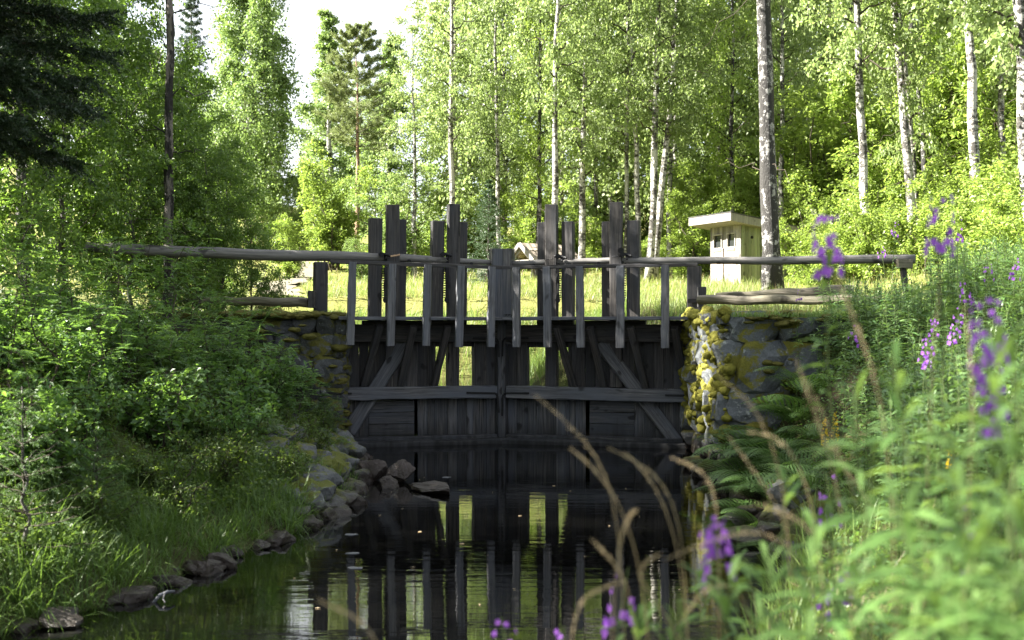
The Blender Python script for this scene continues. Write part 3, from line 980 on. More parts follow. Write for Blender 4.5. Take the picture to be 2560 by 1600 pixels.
# ------------------------------------------------------------------ hut
def build_hut():
    C = np.array([7.5, 38.0])
    th = math.radians(65)
    e1 = np.array([-math.cos(th), math.sin(th), 0])
    e2 = np.array([math.sin(th), math.cos(th), 0])
    z0 = float(ground(7.6, 38.4)) - .1
    W, D, Hh = 1.72, 1.9, 5.36
    root = thing('hut', 'small pale wooden outhouse with two doors and a flat sloping roof behind the big birch', 'hut', (C[0], C[1], z0))
    O = np.array([C[0], C[1], 0])
    up = np.array([0, 0, 1.0])
    def pt(a, b, z):
        return O + e1 * a + e2 * b + up * z
    rz = lambda b: Hh - .14 * (b + .65)
    def boards(mb, a0, a1, b, zt, zb, d, n, nb, fixed='b'):
        ed = np.linspace(a0, a1, nb + 1)
        for k in range(nb):
            m, w = (ed[k] + ed[k + 1]) / 2, ed[k + 1] - ed[k] - .006
            q = pt(m, b, 0) if fixed == 'b' else pt(b, m, 0)
            t = zt(m) if callable(zt) else zt
            timber(mb, q + up * zb, q + up * t, w, .03, d, ch=.003, seg=3, jit=.001)
    wins = [(.26, .72), (1.02, 1.50)]
    zw0, zw1 = z0 + 1.42, z0 + 1.86
    mb = MB()
    segs = [(0, .26), (.72, 1.02), (1.50, W)]
    for a0, a1 in segs:
        boards(mb, a0, a1, 0, rz(0), z0, e1, e2, max(1, round((a1 - a0) / .12)))
    for a0, a1 in wins:
        boards(mb, a0, a1, 0, rz(0), zw1, e1, e2, 3)
    mb.build('front_wall', M['hut'], root)
    mb = MB()
    boards(mb, .02, D, 0, rz, z0, e2, e1, 15, 'a')
    boards(mb, .02, D, W, rz, z0, e2, e1, 15, 'a')
    boards(mb, 0, W, D, rz(D), z0, e1, e2, 12)
    mb.build('side_wall', M['hut_side'], root, label='greenish board wall in shade')
    for k, (a0, a1) in enumerate(wins):
        mb = MB()
        boards(mb, a0 - .08, a1 + .08, -.03, zw0 - .02, z0 + .08, e1, e2, 4)
        box(mb, pt((a0 + a1) / 2, -.055, zw0 - .08), e1 * .23, e2 * .012, up * .04)
        door = mb.build('door', M['hut_door'], root)
        mb = MB()
        lx = a0 + .05 if k == 0 else a1 - .12
        lx = a0 + .02 if k == 0 else a0 + .1
        box(mb, pt(lx + .06, -.065, z0 + .92), e1 * .10, e2 * .012, up * .022)
        mb.build('latch', M['rust'], door)
        mb = MB()
        box(mb, pt((a0 + a1) / 2, .03, (zw0 + zw1) / 2), e1 * .23, e2 * .006, up * .215)
        win = mb.build('window', M['glass'], root)
        mb = MB()
        box(mb, pt(a0 + .015, -.02, (zw0 + zw1) / 2), e1 * .02, e2 * .03, up * .23)
        box(mb, pt(a1 - .015, -.02, (zw0 + zw1) / 2), e1 * .02, e2 * .03, up * .23)
        box(mb, pt((a0 + a1) / 2, -.024, zw1 + .01), e1 * .25, e2 * .03, up * .02)
        box(mb, pt((a0 + a1) / 2, -.024, zw0 - .01), e1 * .25, e2 * .03, up * .02)
        mb.build('frame', M['hut'], win)
    # roof slab
    a0, a1, b0, b1 = -.36, W + .34, -.66, D + .35
    def slab(mb, t0, t1, ia=0, mat=0):
        c = []
        for dz in (t0, t1):
            for (a, b) in ((a0 + ia, b0 + ia), (a1 - ia, b0 + ia), (a1 - ia, b1 - ia), (a0 + ia, b1 - ia)):
                c.append(pt(a, b, rz(b) + dz))
        mb.add(c, np.array([[3, 2, 1, 0], [4, 5, 6, 7], [0, 1, 5, 4], [1, 2, 6, 5], [2, 3, 7, 6], [3, 0, 4, 7]]), np.array(c))
    mb = MB()
    slab(mb, .0, .255)
    roof = mb.build('roof', M['hut'], root)
    mb = MB()
    slab(mb, .262, .285, -.02)
    mb.build('roof_felt', M['felt'], roof)
    mb = MB()                                            # a round vent hole and a small sign on the side wall
    tube(mb, [pt(-.02, .42, z0 + 1.72), pt(-.035, .42, z0 + 1.72)], .05, 14)
    mb.build('vent', M['iron'], root)
    mb = MB()
    box(mb, pt(-.035, .52, z0 + .98), e2 * .15, e1 * .012, up * .07)
    sg = mb.build('sign', M['felt'], root, label='small black sign board with pale lettering')
    cu = bpy.data.curves.new('lettering', 'FONT')
    cu.body = 'Toalett'
    cu.size = .085
    cu.align_x = 'CENTER'
    cu.extrude = .002
    tmp = bpy.data.objects.new('lettering_curve', cu)
    COL.objects.link(tmp)
    me = bpy.data.meshes.new_from_object(tmp.evaluated_get(bpy.context.evaluated_depsgraph_get()))
    bpy.data.objects.remove(tmp)
    me.materials.clear()
    me.materials.append(M['seed'])
    to = bpy.data.objects.new('lettering', me)
    COL.objects.link(to)
    to.parent = sg
    R = Matrix((tuple(e2) + (0,), (0, 0, 1, 0), tuple(-e1) + (0,), (0, 0, 0, 1))).transposed()
    # columns: local x -> e2, local y -> up, local z -> -e1
    R = Matrix([[e2[0], 0, -e1[0]], [e2[1], 0, -e1[1]], [e2[2], 1, -e1[2]]]).to_4x4()
    pos = pt(-.052, .52, z0 + .955) - np.array([C[0], C[1], z0])
    to.matrix_basis = Matrix.Translation(Vector(pos)) @ R
build_hut()

# ------------------------------------------------------------------ small roofed shelter and notice board in the meadow
def build_shelter():
    Y = 45.0
    x0, x1 = .15, 2.6
    gz = float(ground(1.0, 45)) - .05
    zr, ze = P(0, 613, Y)[2], P(0, 652, Y)[2]
    root = thing('shelter', 'low open shelter with a mossy shingled gable roof in the meadow behind the gate', 'shelter', (1.0, Y, gz))
    mb = MB()
    hw = .80
    sl = math.atan2(zr - ze, hw)
    for s in (-1, 1):
        for k in range(5):
            f0, f1 = k / 5, (k + 1) / 5
            a = np.array([0, s * hw * f0, zr - (zr - ze) * f0 + .012 * (5 - k)])
            b = np.array([0, s * hw * (f1 + .06), zr - (zr - ze) * (f1 + .06) + .012 * (5 - k)])
            n = 26
            for q in range(n):
                xa, xb = x0 + (x1 - x0) * q / n, x0 + (x1 - x0) * (q + 1) / n
                j = rng.normal(0, .012)
                v = [[xa, Y + a[1], a[2]], [xb - .008, Y + a[1], a[2]], [xb - .008, Y + b[1], b[2] + j], [xa, Y + b[1], b[2] + j]]
                v += [[c[0], c[1], c[2] - .02] for c in v]
                mb.add(v, np.array([[0, 1, 2, 3], [7, 6, 5, 4], [0, 4, 5, 1], [1, 5, 6, 2], [2, 6, 7, 3], [3, 7, 4, 0]]), np.array(v) + rng.uniform(0, 9, 3))
    roof = mb.build('roof', M['shingle'], root)
    mb = MB()
    for s in (-1, 1):
        timber(mb, [x0 - .04, Y, zr + .02], [x0 - .04, Y + s * hw * 1.1, ze - .06], .17, .03, (0, 0, 1), ch=.004)
        timber(mb, [x0 + .06, Y, zr - .12], [x0 + .06, Y + s * hw * 1.0, ze - .16], .12, .03, (0, 0, 1), ch=.004)
    mb.build('bargeboard', M['hut'], roof)
    mb = MB()
    box(mb, [x0 + .12, Y, ze - .04], [.05, 0, 0], [0, hw * .9, 0], [0, 0, .05])
    box(mb, [x1 - .12, Y, ze - .04], [.05, 0, 0], [0, hw * .9, 0], [0, 0, .05])
    for s in (-1, 1):
        box(mb, [(x0 + x1) / 2, Y + s * hw * .82, ze - .03], [(x1 - x0) / 2 - .05, 0, 0], [0, .05, 0], [0, 0, .05])
    mb.build('tie_beam', M['hut'], root)
    for xx in (x0 + .15, x1 - .15):
        for s in (-1, 1):
            mb = MB()
            timber(mb, [xx, Y + s * .62, gz - .1], [xx, Y + s * .62, ze], .11, .11, (1, 0, 0))
            mb.build('leg', M['hut'], root)
    mb = MB()
    box(mb, [X(1340, Y), Y - 1.3, gz + .62], [.3, 0, 0], [0, .22, 0], [0, 0, .035])
    box(mb, [X(1340, Y), Y - 1.3, gz + .3], [.05, 0, 0], [0, .05, 0], [0, 0, .3])
    root.rotation_euler = (0, 0, math.radians(36))
    tag(mb.build('bench', M['wood']), 'dark low bench standing under the shingled shelter', 'bench')
    Yb = 40.0
    p = P(1207, 690, Yb)
    g = float(ground(p[0], Yb))
    nb = thing('notice_board', 'white notice board with a dark panel, half hidden by the mitre posts', 'notice board', (p[0], Yb, g))
    mb = MB()
    box(mb, p + np.array([0, 0, .02]), [.20, 0, 0], [0, .02, 0], [0, 0, .24])
    mb.build('board', mat_simple('white_paint', (.75, .74, .72), .6, 0, .3, 8, .08, 0), nb)
    mb = MB()
    box(mb, p + np.array([.05, -.025, -.04]), [.12, 0, 0], [0, .006, 0], [0, 0, .13])
    mb.build('panel', M['glass'], nb)
    for s in (-.16, .16):
        mb = MB()
        timber(mb, [p[0] + s, Yb + .03, g - .1], [p[0] + s, Yb + .03, p[2] + .2], .06, .05, (1, 0, 0))
        mb.build('leg', M['hut'], nb)
build_shelter()

# ------------------------------------------------------------------ vegetation builders
def curve_pts(a, d, L, droop, n=8, wig=.03, r=None):
    s = np.linspace(0, 1, n)[:, None]
    p = a + d * L * s + np.array([0, 0, -1.0]) * droop * L * s ** 2
    p[1:] += (r or rng).normal(0, wig * L / n, (n - 1, 3))
    return p

def make_tree(seed, H, r0, cb, R, limbs, subs, nleaf, LL, LW, rise=.7, droop=.35, hang=.5, jit=.16, bark='birch_bark', leaf='leaf_birch',
              shape=lambda t: math.sin(PI * min(1, .12 + .88 * t) ** .8), limb_r=.35, wander=.12, fold=0, dead=6):
    """tapered trunk with limbs, and a crown of separate small leaves hung along the twigs"""
    r = np.random.default_rng(seed)
    nz = 15
    z = np.linspace(0, H, nz)
    tp = np.column_stack([np.cumsum(r.normal(0, wander, nz)) * .35, np.cumsum(r.normal(0, wander, nz)) * .35, z])
    tp[:, :2] -= tp[0, :2]
    rad = r0 * (1 - z / H) ** .8 * 1.0 + .006
    rad[0] *= 1.35
    tm = MB()
    tube(tm, tp, rad, 12, jit=.05)
    strands = []
    for k in range(limbs):
        t = (k + r.uniform(0, 1)) / limbs
        h = (cb + (1 - cb) * t * .98) * H
        b = np.array([np.interp(h, z, tp[:, c]) for c in range(3)])
        az = k * 2.4 + r.normal(0, .4)
        L = max(.12 * R, R * shape(t) * r.uniform(.55, 1.15))
        d = nrmz(np.array([math.cos(az), math.sin(az), rise * r.uniform(.5, 1.4) + .5 * t]))
        lp = curve_pts(b, d, L, droop * r.uniform(.6, 1.3), 8, .25, r)
        lr = min(.055, max(.008, np.interp(h, z, rad) * limb_r))
        tube(tm, lp, np.linspace(lr, .004, 8), 5, mat=1, cap=False)
        ns = max(3, int(subs * (.4 + .6 * L / R)))
        for q in range(ns):
            s = r.uniform(.18, 1.0) ** .8
            o = np.array([np.interp(s, np.linspace(0, 1, 8), lp[:, c]) for c in range(3)])
            dd = nrmz(d * .6 + r.normal(0, .62, 3))
            l2 = L * r.uniform(.18, .42)
            sp = curve_pts(o, dd, l2, hang * r.uniform(.3, 1.6), 6, .2, r)
            if q % 2 == 0:
                tube(tm, sp, np.linspace(max(.004, lr * .35), .002, 6), 3, mat=1, cap=False)
            strands.append(sp)
    for k in range(dead):                                # bare dead branches on the lower trunk
        h = r.uniform(.12, max(.14, cb)) * H
        b = np.array([np.interp(h, z, tp[:, c]) for c in range(3)])
        az = r.uniform(0, 6.28)
        lp = curve_pts(b, nrmz(np.array([math.cos(az), math.sin(az), r.uniform(-.3, .5)])), R * r.uniform(.2, .5), .3, 6, .4, r)
        tube(tm, lp, np.linspace(.014, .003, 6), 4, mat=1, cap=False)
    st = np.array(strands)
    si = r.integers(0, len(st), nleaf)
    s = r.uniform(.05, 1.08, nleaf) * 5
    i0 = np.clip(s.astype(int), 0, 4)
    fr = (s - i0)[:, None]
    c = st[si, i0] * (1 - fr) + st[si, i0 + 1] * fr
    dv = nrmz(st[si, i0 + 1] - st[si, i0])
    c = c + r.normal(0, jit, (nleaf, 3)) * np.array([1, 1, .8])
    ax = nrmz(dv * .5 + r.normal(0, .6, (nleaf, 3)) + np.array([0, 0, -.55]))
    nr = nrmz(r.normal(0, 1, (nleaf, 3)) + np.array([0, 0, .5]))
    lm = MB()
    rhombs(lm, c, ax, nr, LL * r.uniform(.65, 1.3, nleaf), LW * r.uniform(.65, 1.3, nleaf), fold=fold)
    return [('trunk', tm.mesh('trunk', [M[bark], M['twig']], True)), ('crown', lm.mesh('crown', M[leaf]))]

def make_spruce(seed, H, r0, R, cb=.05, whorls=22, per=6, twigs=9, needles=22, nl=.03, nw=.004, leaf='needle', droop=.35, bark='grey_bark', tuft=False, shape=None, top=1.0, jitter=.0):
    r = np.random.default_rng(seed)
    tm, lm = MB(), MB()
    z = np.linspace(0, H, 10)
    tp = np.column_stack([r.normal(0, .02, 10), r.normal(0, .02, 10), z])
    tube(tm, tp, r0 * (1 - z / H * .96) + .004, 10, jit=.06)
    C, Ax, Nr = [], [], []
    for w in range(whorls):
        t = (w + .5) / whorls
        h = (cb + (top - cb) * t) * H
        for k in range(per):
            az = k * 2 * PI / per + w * 1.1 + r.normal(0, .25)
            Lb = max(.05, R * (shape(t) if shape else (1 - t) ** .8) * r.uniform(.7, 1.1))
            d = np.array([math.cos(az), math.sin(az), r.uniform(-.05, .25) + .5 * t])
            d = nrmz(d)
            bp = curve_pts(np.array([0, 0, h + r.normal(0, jitter + .01)]), d, Lb, droop * r.uniform(.5, 1.2) * (1 - .6 * t), 7, .1, r)
            if not tuft:
                bp[:, 2] += Lb * .16 * np.linspace(0, 1, 7) ** 3
            tube(tm, bp, np.linspace(max(.006, r0 * .16 * (1 - t)), .002, 7), 4, mat=1, cap=False)
            side = nrmz(np.cross(d, [0, 0, 1.0]))
            for q in range(twigs):
                s = r.uniform(.1 if not tuft else .35, 1)
                o = np.array([np.interp(s, np.linspace(0, 1, 7), bp[:, c]) for c in range(3)])
                sg = 1 if q % 2 else -1
                td = nrmz(d * r.uniform(.5, 1) + side * sg * r.uniform(.4, 1.1) + np.array([0, 0, r.uniform(-.55, .1) if not tuft else r.uniform(0, .9)]))
                lt = Lb * .34 * (1.1 - .6 * s) * r.uniform(.6, 1.2) + .03
                m = needles
                u = r.uniform(0, 1, m)
                cc = o + td * (lt * u)[:, None] + np.array([0, 0, -.25]) * (lt * u ** 2)[:, None] * (0 if tuft else 1)
                rd = r.normal(0, 1, (m, 3))
                C.append(cc)
                Ax.append(nrmz(td * .75 + nrmz(rd) * .8))
                Nr.append(r.normal(0, 1, (m, 3)))
    C, Ax, Nr = np.concatenate(C), np.concatenate(Ax), np.concatenate(Nr)
    n = len(C)
    rhombs(lm, C, Ax, Nr, nl * r.uniform(.7, 1.3, n), nw * r.uniform(.8, 1.3, n))
    return [('trunk', tm.mesh('trunk', [M[bark], M['twig']], True)), ('crown', lm.mesh('crown', M[leaf]))]

def make_bush(seed, H, R, stems, nleaf, LL, LW, leaf='leaf_bright', clump=.10, fold=.25, up=.8, tw=True):
    r = np.random.default_rng(seed)
    tm, lm = MB(), MB()
    st = []
    for k in range(stems):
        az = r.uniform(0, 6.28)
        d = nrmz(np.array([math.cos(az) * r.uniform(.1, 1) * R / H, math.sin(az) * r.uniform(.1, 1) * R / H, up]))
        p = curve_pts(np.array([r.normal(0, R * .12), r.normal(0, R * .12), -.05]), d, H * r.uniform(.6, 1.08), r.uniform(-.05, .25), 8, .3, r)
        tube(tm, p, np.linspace(.006 + .006 * H, .002, 8), 5, cap=False)
        for q in range(9):
            s = r.uniform(.15, 1)
            o = np.array([np.interp(s, np.linspace(0, 1, 8), p[:, c]) for c in range(3)])
            dd = nrmz(r.normal(0, 1, 3) + np.array([0, 0, .25]))
            sp = curve_pts(o, dd, R * r.uniform(.25, .6) * (1.1 - .5 * s), r.uniform(0, .5), 6, .2, r)
            if tw:
                tube(tm, sp, np.linspace(.004, .0015, 6), 3, cap=False)
            st.append(sp)
    st = np.array(st)
    si = r.integers(0, len(st), nleaf)
    s = r.uniform(.05, 1.05, nleaf) * 5
    i0 = np.clip(s.astype(int), 0, 4)
    fr = (s - i0)[:, None]
    c = st[si, i0] * (1 - fr) + st[si, i0 + 1] * fr + r.normal(0, clump * .3, (nleaf, 3))
    dv = nrmz(st[si, i0 + 1] - st[si, i0])
    ax = nrmz(dv * .5 + r.normal(0, .6, (nleaf, 3)) * np.array([1, 1, .5]))
    nr = nrmz(r.normal(0, .45, (nleaf, 3)) + np.array([0, 0, 1]))
    rhombs(lm, c, ax, nr, LL * r.uniform(.6, 1.3, nleaf), LW * r.uniform(.6, 1.3, nleaf), fold=fold)
    return [('stems', tm.mesh('stems', M['twig'], True)), ('foliage', lm.mesh('foliage', M[leaf]))]

def make_rowan(seed, H, nl=30, LL=.062):
    """sapling of one thin stem with feathered leaves"""
    r = np.random.default_rng(seed)
    tm, lm = MB(), MB()
    p = curve_pts(np.zeros(3), nrmz(np.array([r.normal(0, .1), r.normal(0, .1), 1])), H, 0, 9, .35, r)
    tube(tm, p, np.linspace(.006 + .004 * H, .002, 9), 6, cap=False)
    C, Ax, Nr, Ls = [], [], [], []
    for k in range(nl):
        s = .18 + .82 * (k + r.uniform(0, 1)) / nl
        o = np.array([np.interp(s, np.linspace(0, 1, 9), p[:, c]) for c in range(3)])
        az = k * 2.4 + r.normal(0, .3)
        d = np.array([math.cos(az), math.sin(az), r.uniform(.1, .6)])
        tl = (.16 + .35 * (1 - s)) * r.uniform(.6, 1.2) * min(1, H / 1.4)
        br = curve_pts(o, nrmz(d), tl, .2, 5, .15, r)
        tube(tm, br, np.linspace(.004, .0015, 5), 3, cap=False)
        for m in range(3):
            oo = br[min(4, 2 + m)]
            d2 = nrmz(d + r.normal(0, .55, 3) * (0 if m == 2 else 1))
            sd = nrmz(np.cross(d2, [0, 0, 1.0]))
            rl = .20 * r.uniform(.7, 1.2)
            for q in range(6):
                f = (q + 1) / 6.5
                b = oo + d2 * rl * f + np.array([0, 0, -.3]) * rl * f * f
                for sg in (-1, 1):
                    C.append(b)
                    Ax.append(sd * sg + d2 * .5 + np.array([0, 0, -.15]))
                    Nr.append(np.array([0, 0, 1.0]) + r.normal(0, .2, 3))
                    Ls.append(LL * (1.1 - .5 * abs(f - .45)))
            C.append(oo + d2 * rl * .95 + np.array([0, 0, -.27]) * rl)
            Ax.append(d2 + np.array([0, 0, -.4]))
            Nr.append(np.array([0, 0, 1.0]))
            Ls.append(LL)
    Ls = np.array(Ls)
    rhombs(lm, np.array(C), np.array(Ax), np.array(Nr), Ls, Ls * .38, fold=.2)
    return [('stem', tm.mesh('stem', M['twig'], True)), ('foliage', lm.mesh('foliage', M['leaf_sapling']))]

def make_fern(seed, L=.7, nf=9):
    r = np.random.default_rng(seed)
    lm, tm = MB(), MB()
    C, Ax, Nr, Ls, Ws = [], [], [], [], []
    for k in range(nf):
        az = k * 2 * PI / nf + r.normal(0, .3)
        d = nrmz(np.array([math.cos(az), math.sin(az), r.uniform(.9, 1.9)]))
        Lf = L * r.uniform(.75, 1.15)
        n = 24
        s = np.linspace(0, 1, n)[:, None]
        p = d * Lf * s + np.array([math.cos(az) * .25, math.sin(az) * .25, -.95]) * Lf * s ** 2.2 * .6
        tube(tm, p[::3], np.linspace(.005, .001, 8), 4, cap=False)
        tg = nrmz(np.gradient(p, axis=0))
        sd = nrmz(np.cross(tg, [0, 0, 1.0]))
        nn = np.cross(sd, tg)
        for i in range(3, n):
            f = i / n
            pl = Lf * .30 * math.sin(PI * min(1, (f * 1.02) ** .75)) + .008
            for sg in (-1, 1):
                pd = nrmz(sd[i] * sg + tg[i] * .35 - nn[i] * .12)
                for q in range(6):
                    g = (q + .5) / 6
                    b = p[i] + pd * pl * g - nn[i] * pl * g * g * .15
                    w = Lf / n * .95 * (1.05 - g)
                    for s2 in (-1, 1):
                        C.append(b)
                        Ax.append(tg[i] * s2 + pd * .7)
                        Nr.append(nn[i])
                        Ls.append(max(.006, w * .9))
                        Ws.append(max(.004, pl / 6 * .8))
    rhombs(lm, np.array(C), np.array(Ax), np.array(Nr), np.array(Ls), np.array(Ws))
    return [('stems', tm.mesh('stems', M['stem'], True)), ('fronds', lm.mesh('fronds', M['fern']))]

def weed_geo(r, H, flower, lean=(0, 0), leafy=1.0):
    """one fireweed: stem points, leaf ribbons, blossom petals"""
    s = np.linspace(0, 1, 9)[:, None]
    p = np.concatenate([lean[0] * H * s ** 1.6, lean[1] * H * s ** 1.6, H * s], 1) + np.concatenate([np.zeros((1, 3)), r.normal(0, .008 * H, (8, 3))])
    nl = int(46 * H * leafy)
    f0 = max(.6, 1 - .21 / H)
    t = np.sort(r.uniform(.12, f0 + .03 if flower else .99, nl))
    b = np.stack([np.interp(t, s[:, 0], p[:, c]) for c in range(3)], 1)
    az = np.arange(nl) * 2.4 + r.normal(0, .3, nl)
    el = r.uniform(.15, .75, nl) + .6 * (t > .9)
    ax = np.stack([np.cos(az) * np.cos(el), np.sin(az) * np.cos(el), np.sin(el)], 1)
    sd = np.stack([-np.sin(az), np.cos(az), r.normal(0, .35, nl)], 1)
    LL = .125 * (1 - .45 * np.abs(t - .5) * 2 * .8) * r.uniform(.7, 1.2, nl)
    pet = None
    if flower:
        nb = int(24 * flower)
        tt = r.uniform(f0, .985, nb)
        fb = np.stack([np.interp(tt, s[:, 0], p[:, c]) for c in range(3)], 1)
        faz = r.uniform(0, 6.28, nb)
        out = np.stack([np.cos(faz), np.sin(faz), r.uniform(-.15, .35, nb)], 1)
        size = .018 * (1.25 - .75 * (tt - f0) / (.985 - f0))
        fc = fb + out * (.024 + size * .6)[:, None]
        C, A_, Nn, Ls = [], [], [], []
        for k in range(nb):
            u = nrmz(np.cross(out[k], [0, 0, 1.0]))
            v = np.cross(out[k], u)
            for q in range(4):
                a = q * PI / 2 + .5
                C.append(fc[k])
                A_.append(u * math.cos(a) + v * math.sin(a) + out[k] * .3)
                Nn.append(out[k] + r.normal(0, .2, 3))
                Ls.append(size[k])
        pet = (np.array(C), np.array(A_), np.array(Nn), np.array(Ls))
    return p, (b, ax, sd, LL), pet

def make_weed(seed, H, flower, lean=(0, 0), leafy=1.0, big=1.0, lm_='weed_leaf'):
    r = np.random.default_rng(seed)
    p, (b, ax, sd, LL), pet = weed_geo(r, H, flower, lean, leafy)
    tm, lm = MB(), MB()
    tube(tm, p, np.linspace(.0045, .0018, 9), 6, cap=False)
    strips(lm, b, ax, sd, LL * big, LL * (.17 if big == 1 else .12) * big, .45, 4, True)
    out = [('stem', tm.mesh('stem', M['stem'], True)), ('leaves', lm.mesh('leaves', M[lm_]))]
    if pet:
        fm = MB()
        rhombs(fm, pet[0], pet[1], pet[2], pet[3], pet[3] * .95, fold=.1)
        out.append(('blossom', fm.mesh('blossom', M['petal'])))
    return out

def gz(x, y):
    return float(ground(x, y))

# ------------------------------------------------------------------ the birch wood behind the meadow
tall = lambda t: .45 + .55 * math.sin(PI * min(1, .15 + .8 * t))
BIRCH = [make_tree(100 + k, 17 + k % 3, .15, cbv, 2.7, 44, 9, 11500, .135, .085, .55, .35, .95, .13, shape=tall) for k, cbv in enumerate((.24, .30, .20, .34, .16))]
BACK = [make_tree(140 + k, 18, .15, .10, 3.2, 44, 8, 10500, .20, .13, .5, .35, .9, .22, shape=tall) for k in range(3)]
DARKB = [make_tree(150, 16, .13, .18, 2.8, 42, 9, 14000, .12, .08, .5, .3, .6, .14, 'dark_birch_bark', 'leaf_bright', shape=tall)]

def stand(px, py_top, px_top, Y, width, variant, label, grp='birches of the wood behind the meadow', name='birch_tree', H=None, ground_px=None):
    """a tree whose trunk foot is at px and which leans to px_top at the height py_top"""
    x = X(px, Y)
    z = gz(x, Y) - .05
    dz = HC + (800 - py_top) / F * Y - z
    ang = math.atan2(X(px_top, Y) - x, dz)
    sc = (width / F * Y / 2) / .145
    return put(name, variant, label, 'tree', (x, Y, z), grp, random.uniform(0, 6.28), (sc * .85 + .15, sc * .85 + .15, .9 + .15 * random.random()) if sc < 1 else (sc, sc, 1.05), (0, 0)), ang

def stand2(*a, **k):
    o, ang = stand(*a, **k)
    e = o.rotation_euler.copy()
    o.rotation_euler = (Matrix.Rotation(ang, 3, 'Y') @ Matrix.Rotation(e.z, 3, 'Z')).to_euler()
    return o

o = stand2(1035, 430, 1038, 46, 11, BIRCH[0], 'slender white birch with its foot just right of the first tall paddle post')
o.scale = (o.scale[0], o.scale[1], .62)
stand2(1135, 0, 1122, 44, 15, BIRCH[1], 'tall birch rising straight above the second tall paddle post from the left')
stand2(1252, 180, 1244, 47, 10, BIRCH[2], 'thin birch between the left gate posts and the dark young spruce')
stand2(1342, 330, 1344, 47, 13, DARKB[0], 'dark mottled birch just left of the third tall paddle post')
stand2(1386, 0, 1386, 41, 16, BIRCH[3], 'bright white straight birch directly above the third tall paddle post')
stand2(1454, 180, 1449, 45, 17, BIRCH[0], 'grey-white birch rising between the third and fourth groups of paddle posts')
stand2(1494, 330, 1492, 52, 11, BIRCH[4], 'short pale birch with bare side branches left of the fourth tall paddle post')
stand2(1562, 250, 1568, 45, 11, BIRCH[1], 'thin pale birch standing behind the fourth tall paddle post')
stand2(1600, 290, 1592, 44, 14, BIRCH[3], 'white birch behind the rightmost low guide post')
stand2(1622, 220, 1640, 42, 18, BIRCH[1], 'thick upright birch of the crossing pair left of the outhouse')
stand2(1634, 170, 1684, 42.4, 17, BIRCH[3], 'birch leaning to the right, one of the crossing pair left of the outhouse')
stand2(1676, 350, 1680, 46, 12, BIRCH[2], 'thin grey birch just right of the leaning pair')
stand2(1690, 340, 1694, 49, 10, BIRCH[4], 'thinnest birch in the row left of the outhouse roof')
stand2(1824, 150, 1825, 46, 14, DARKB[0], 'dark forked tree behind the outhouse roof')
stand2(1952, 0, 1962, 43, 13, BIRCH[0], 'thin birch half hidden close behind the right side of the big old birch')
stand2(2168, 0, 2134, 33, 22, BIRCH[3], 'white birch with bare horizontal boughs, first to the right of the big old birch')
stand2(2280, 0, 2236, 34, 23, BIRCH[1], 'thicker white stem of the twin birches on the right slope')
stand2(2302, 20, 2250, 34.5, 13, BIRCH[4], 'thinner stem of the twin birches on the right slope')
stand2(2322, 180, 2285, 38, 14, DARKB[0], 'dark grey birch right behind the twin stems on the right slope')
stand2(2446, 0, 2428, 31, 26, BIRCH[3], 'stout white birch among shrubs on the right slope')
stand2(2512, 100, 2500, 33, 17, BIRCH[0], 'slim birch near the right edge of the wood')
stand2(2580, 0, 2545, 24, 34, BIRCH[1], 'dark-barked birch cut by the right edge of the picture')

# the big old birch beside the outhouse
big = make_tree(200, 19, .225, .40, 4.4, 52, 9, 22000, .085, .055, .5, .3, .5, .10, 'dark_birch_bark', 'leaf_bright', limb_r=.3, wander=.05, shape=tall, dead=3)
o, ang = stand(1932, 0, 1905, 28, 52, big, 'big old birch with rough black and grey bark right of the outhouse', None)
o.scale = (1, 1, 1)
o.rotation_euler = (0, ang, .4)

# denser wood behind, tree by tree, all alike
fill = []
for k in range(44):
    Y = 52 + (k % 4) * 8 + random.uniform(-2, 2)
    px = 1130 + (k * 61.8 % 100) / 100 * 1600 + random.uniform(-15, 15)
    fill.append((px, Y))
for k in range(2):
    fill.append((-420 + k * 130 + random.uniform(-25, 25), random.uniform(60, 74)))
for px, Y, sc in ((300, 60, .6), (360, 62, .55), (410, 64, .50), (520, 66, .42), (560, 64, .40)):
    x = X(px, Y)
    put('birch_tree', BACK[random.randrange(3)], 'soft green tree far behind the left thicket and the dead trunk', 'tree', (x, Y, gz(x, Y) - .1), 'trees far behind the left thicket', random.uniform(0, 6.28), sc)
for px, Y in ((640, 92), (680, 100), (770, 96), (800, 88), (850, 92), (900, 84), (940, 90), (600, 100)):
    x = X(px, Y)
    put('birch_tree', BACK[random.randrange(3)], 'far pale tree on the low hill below the gap of sky', 'tree', (x, Y, gz(x, Y) - .1), 'far trees in the gap', random.uniform(0, 6.28), .40 if 680 <= px < 800 else .62)
for px, Y in fill:
    x = X(px, Y)
    put('birch_tree', BACK[random.randrange(3)], 'leafy birch of the dense wood filling the slope behind the front row of trunks', 'tree',
        (x, Y, gz(x, Y) - .1), 'dense birch wood on the slope', random.uniform(0, 6.28), random.uniform(.85, 1.12))

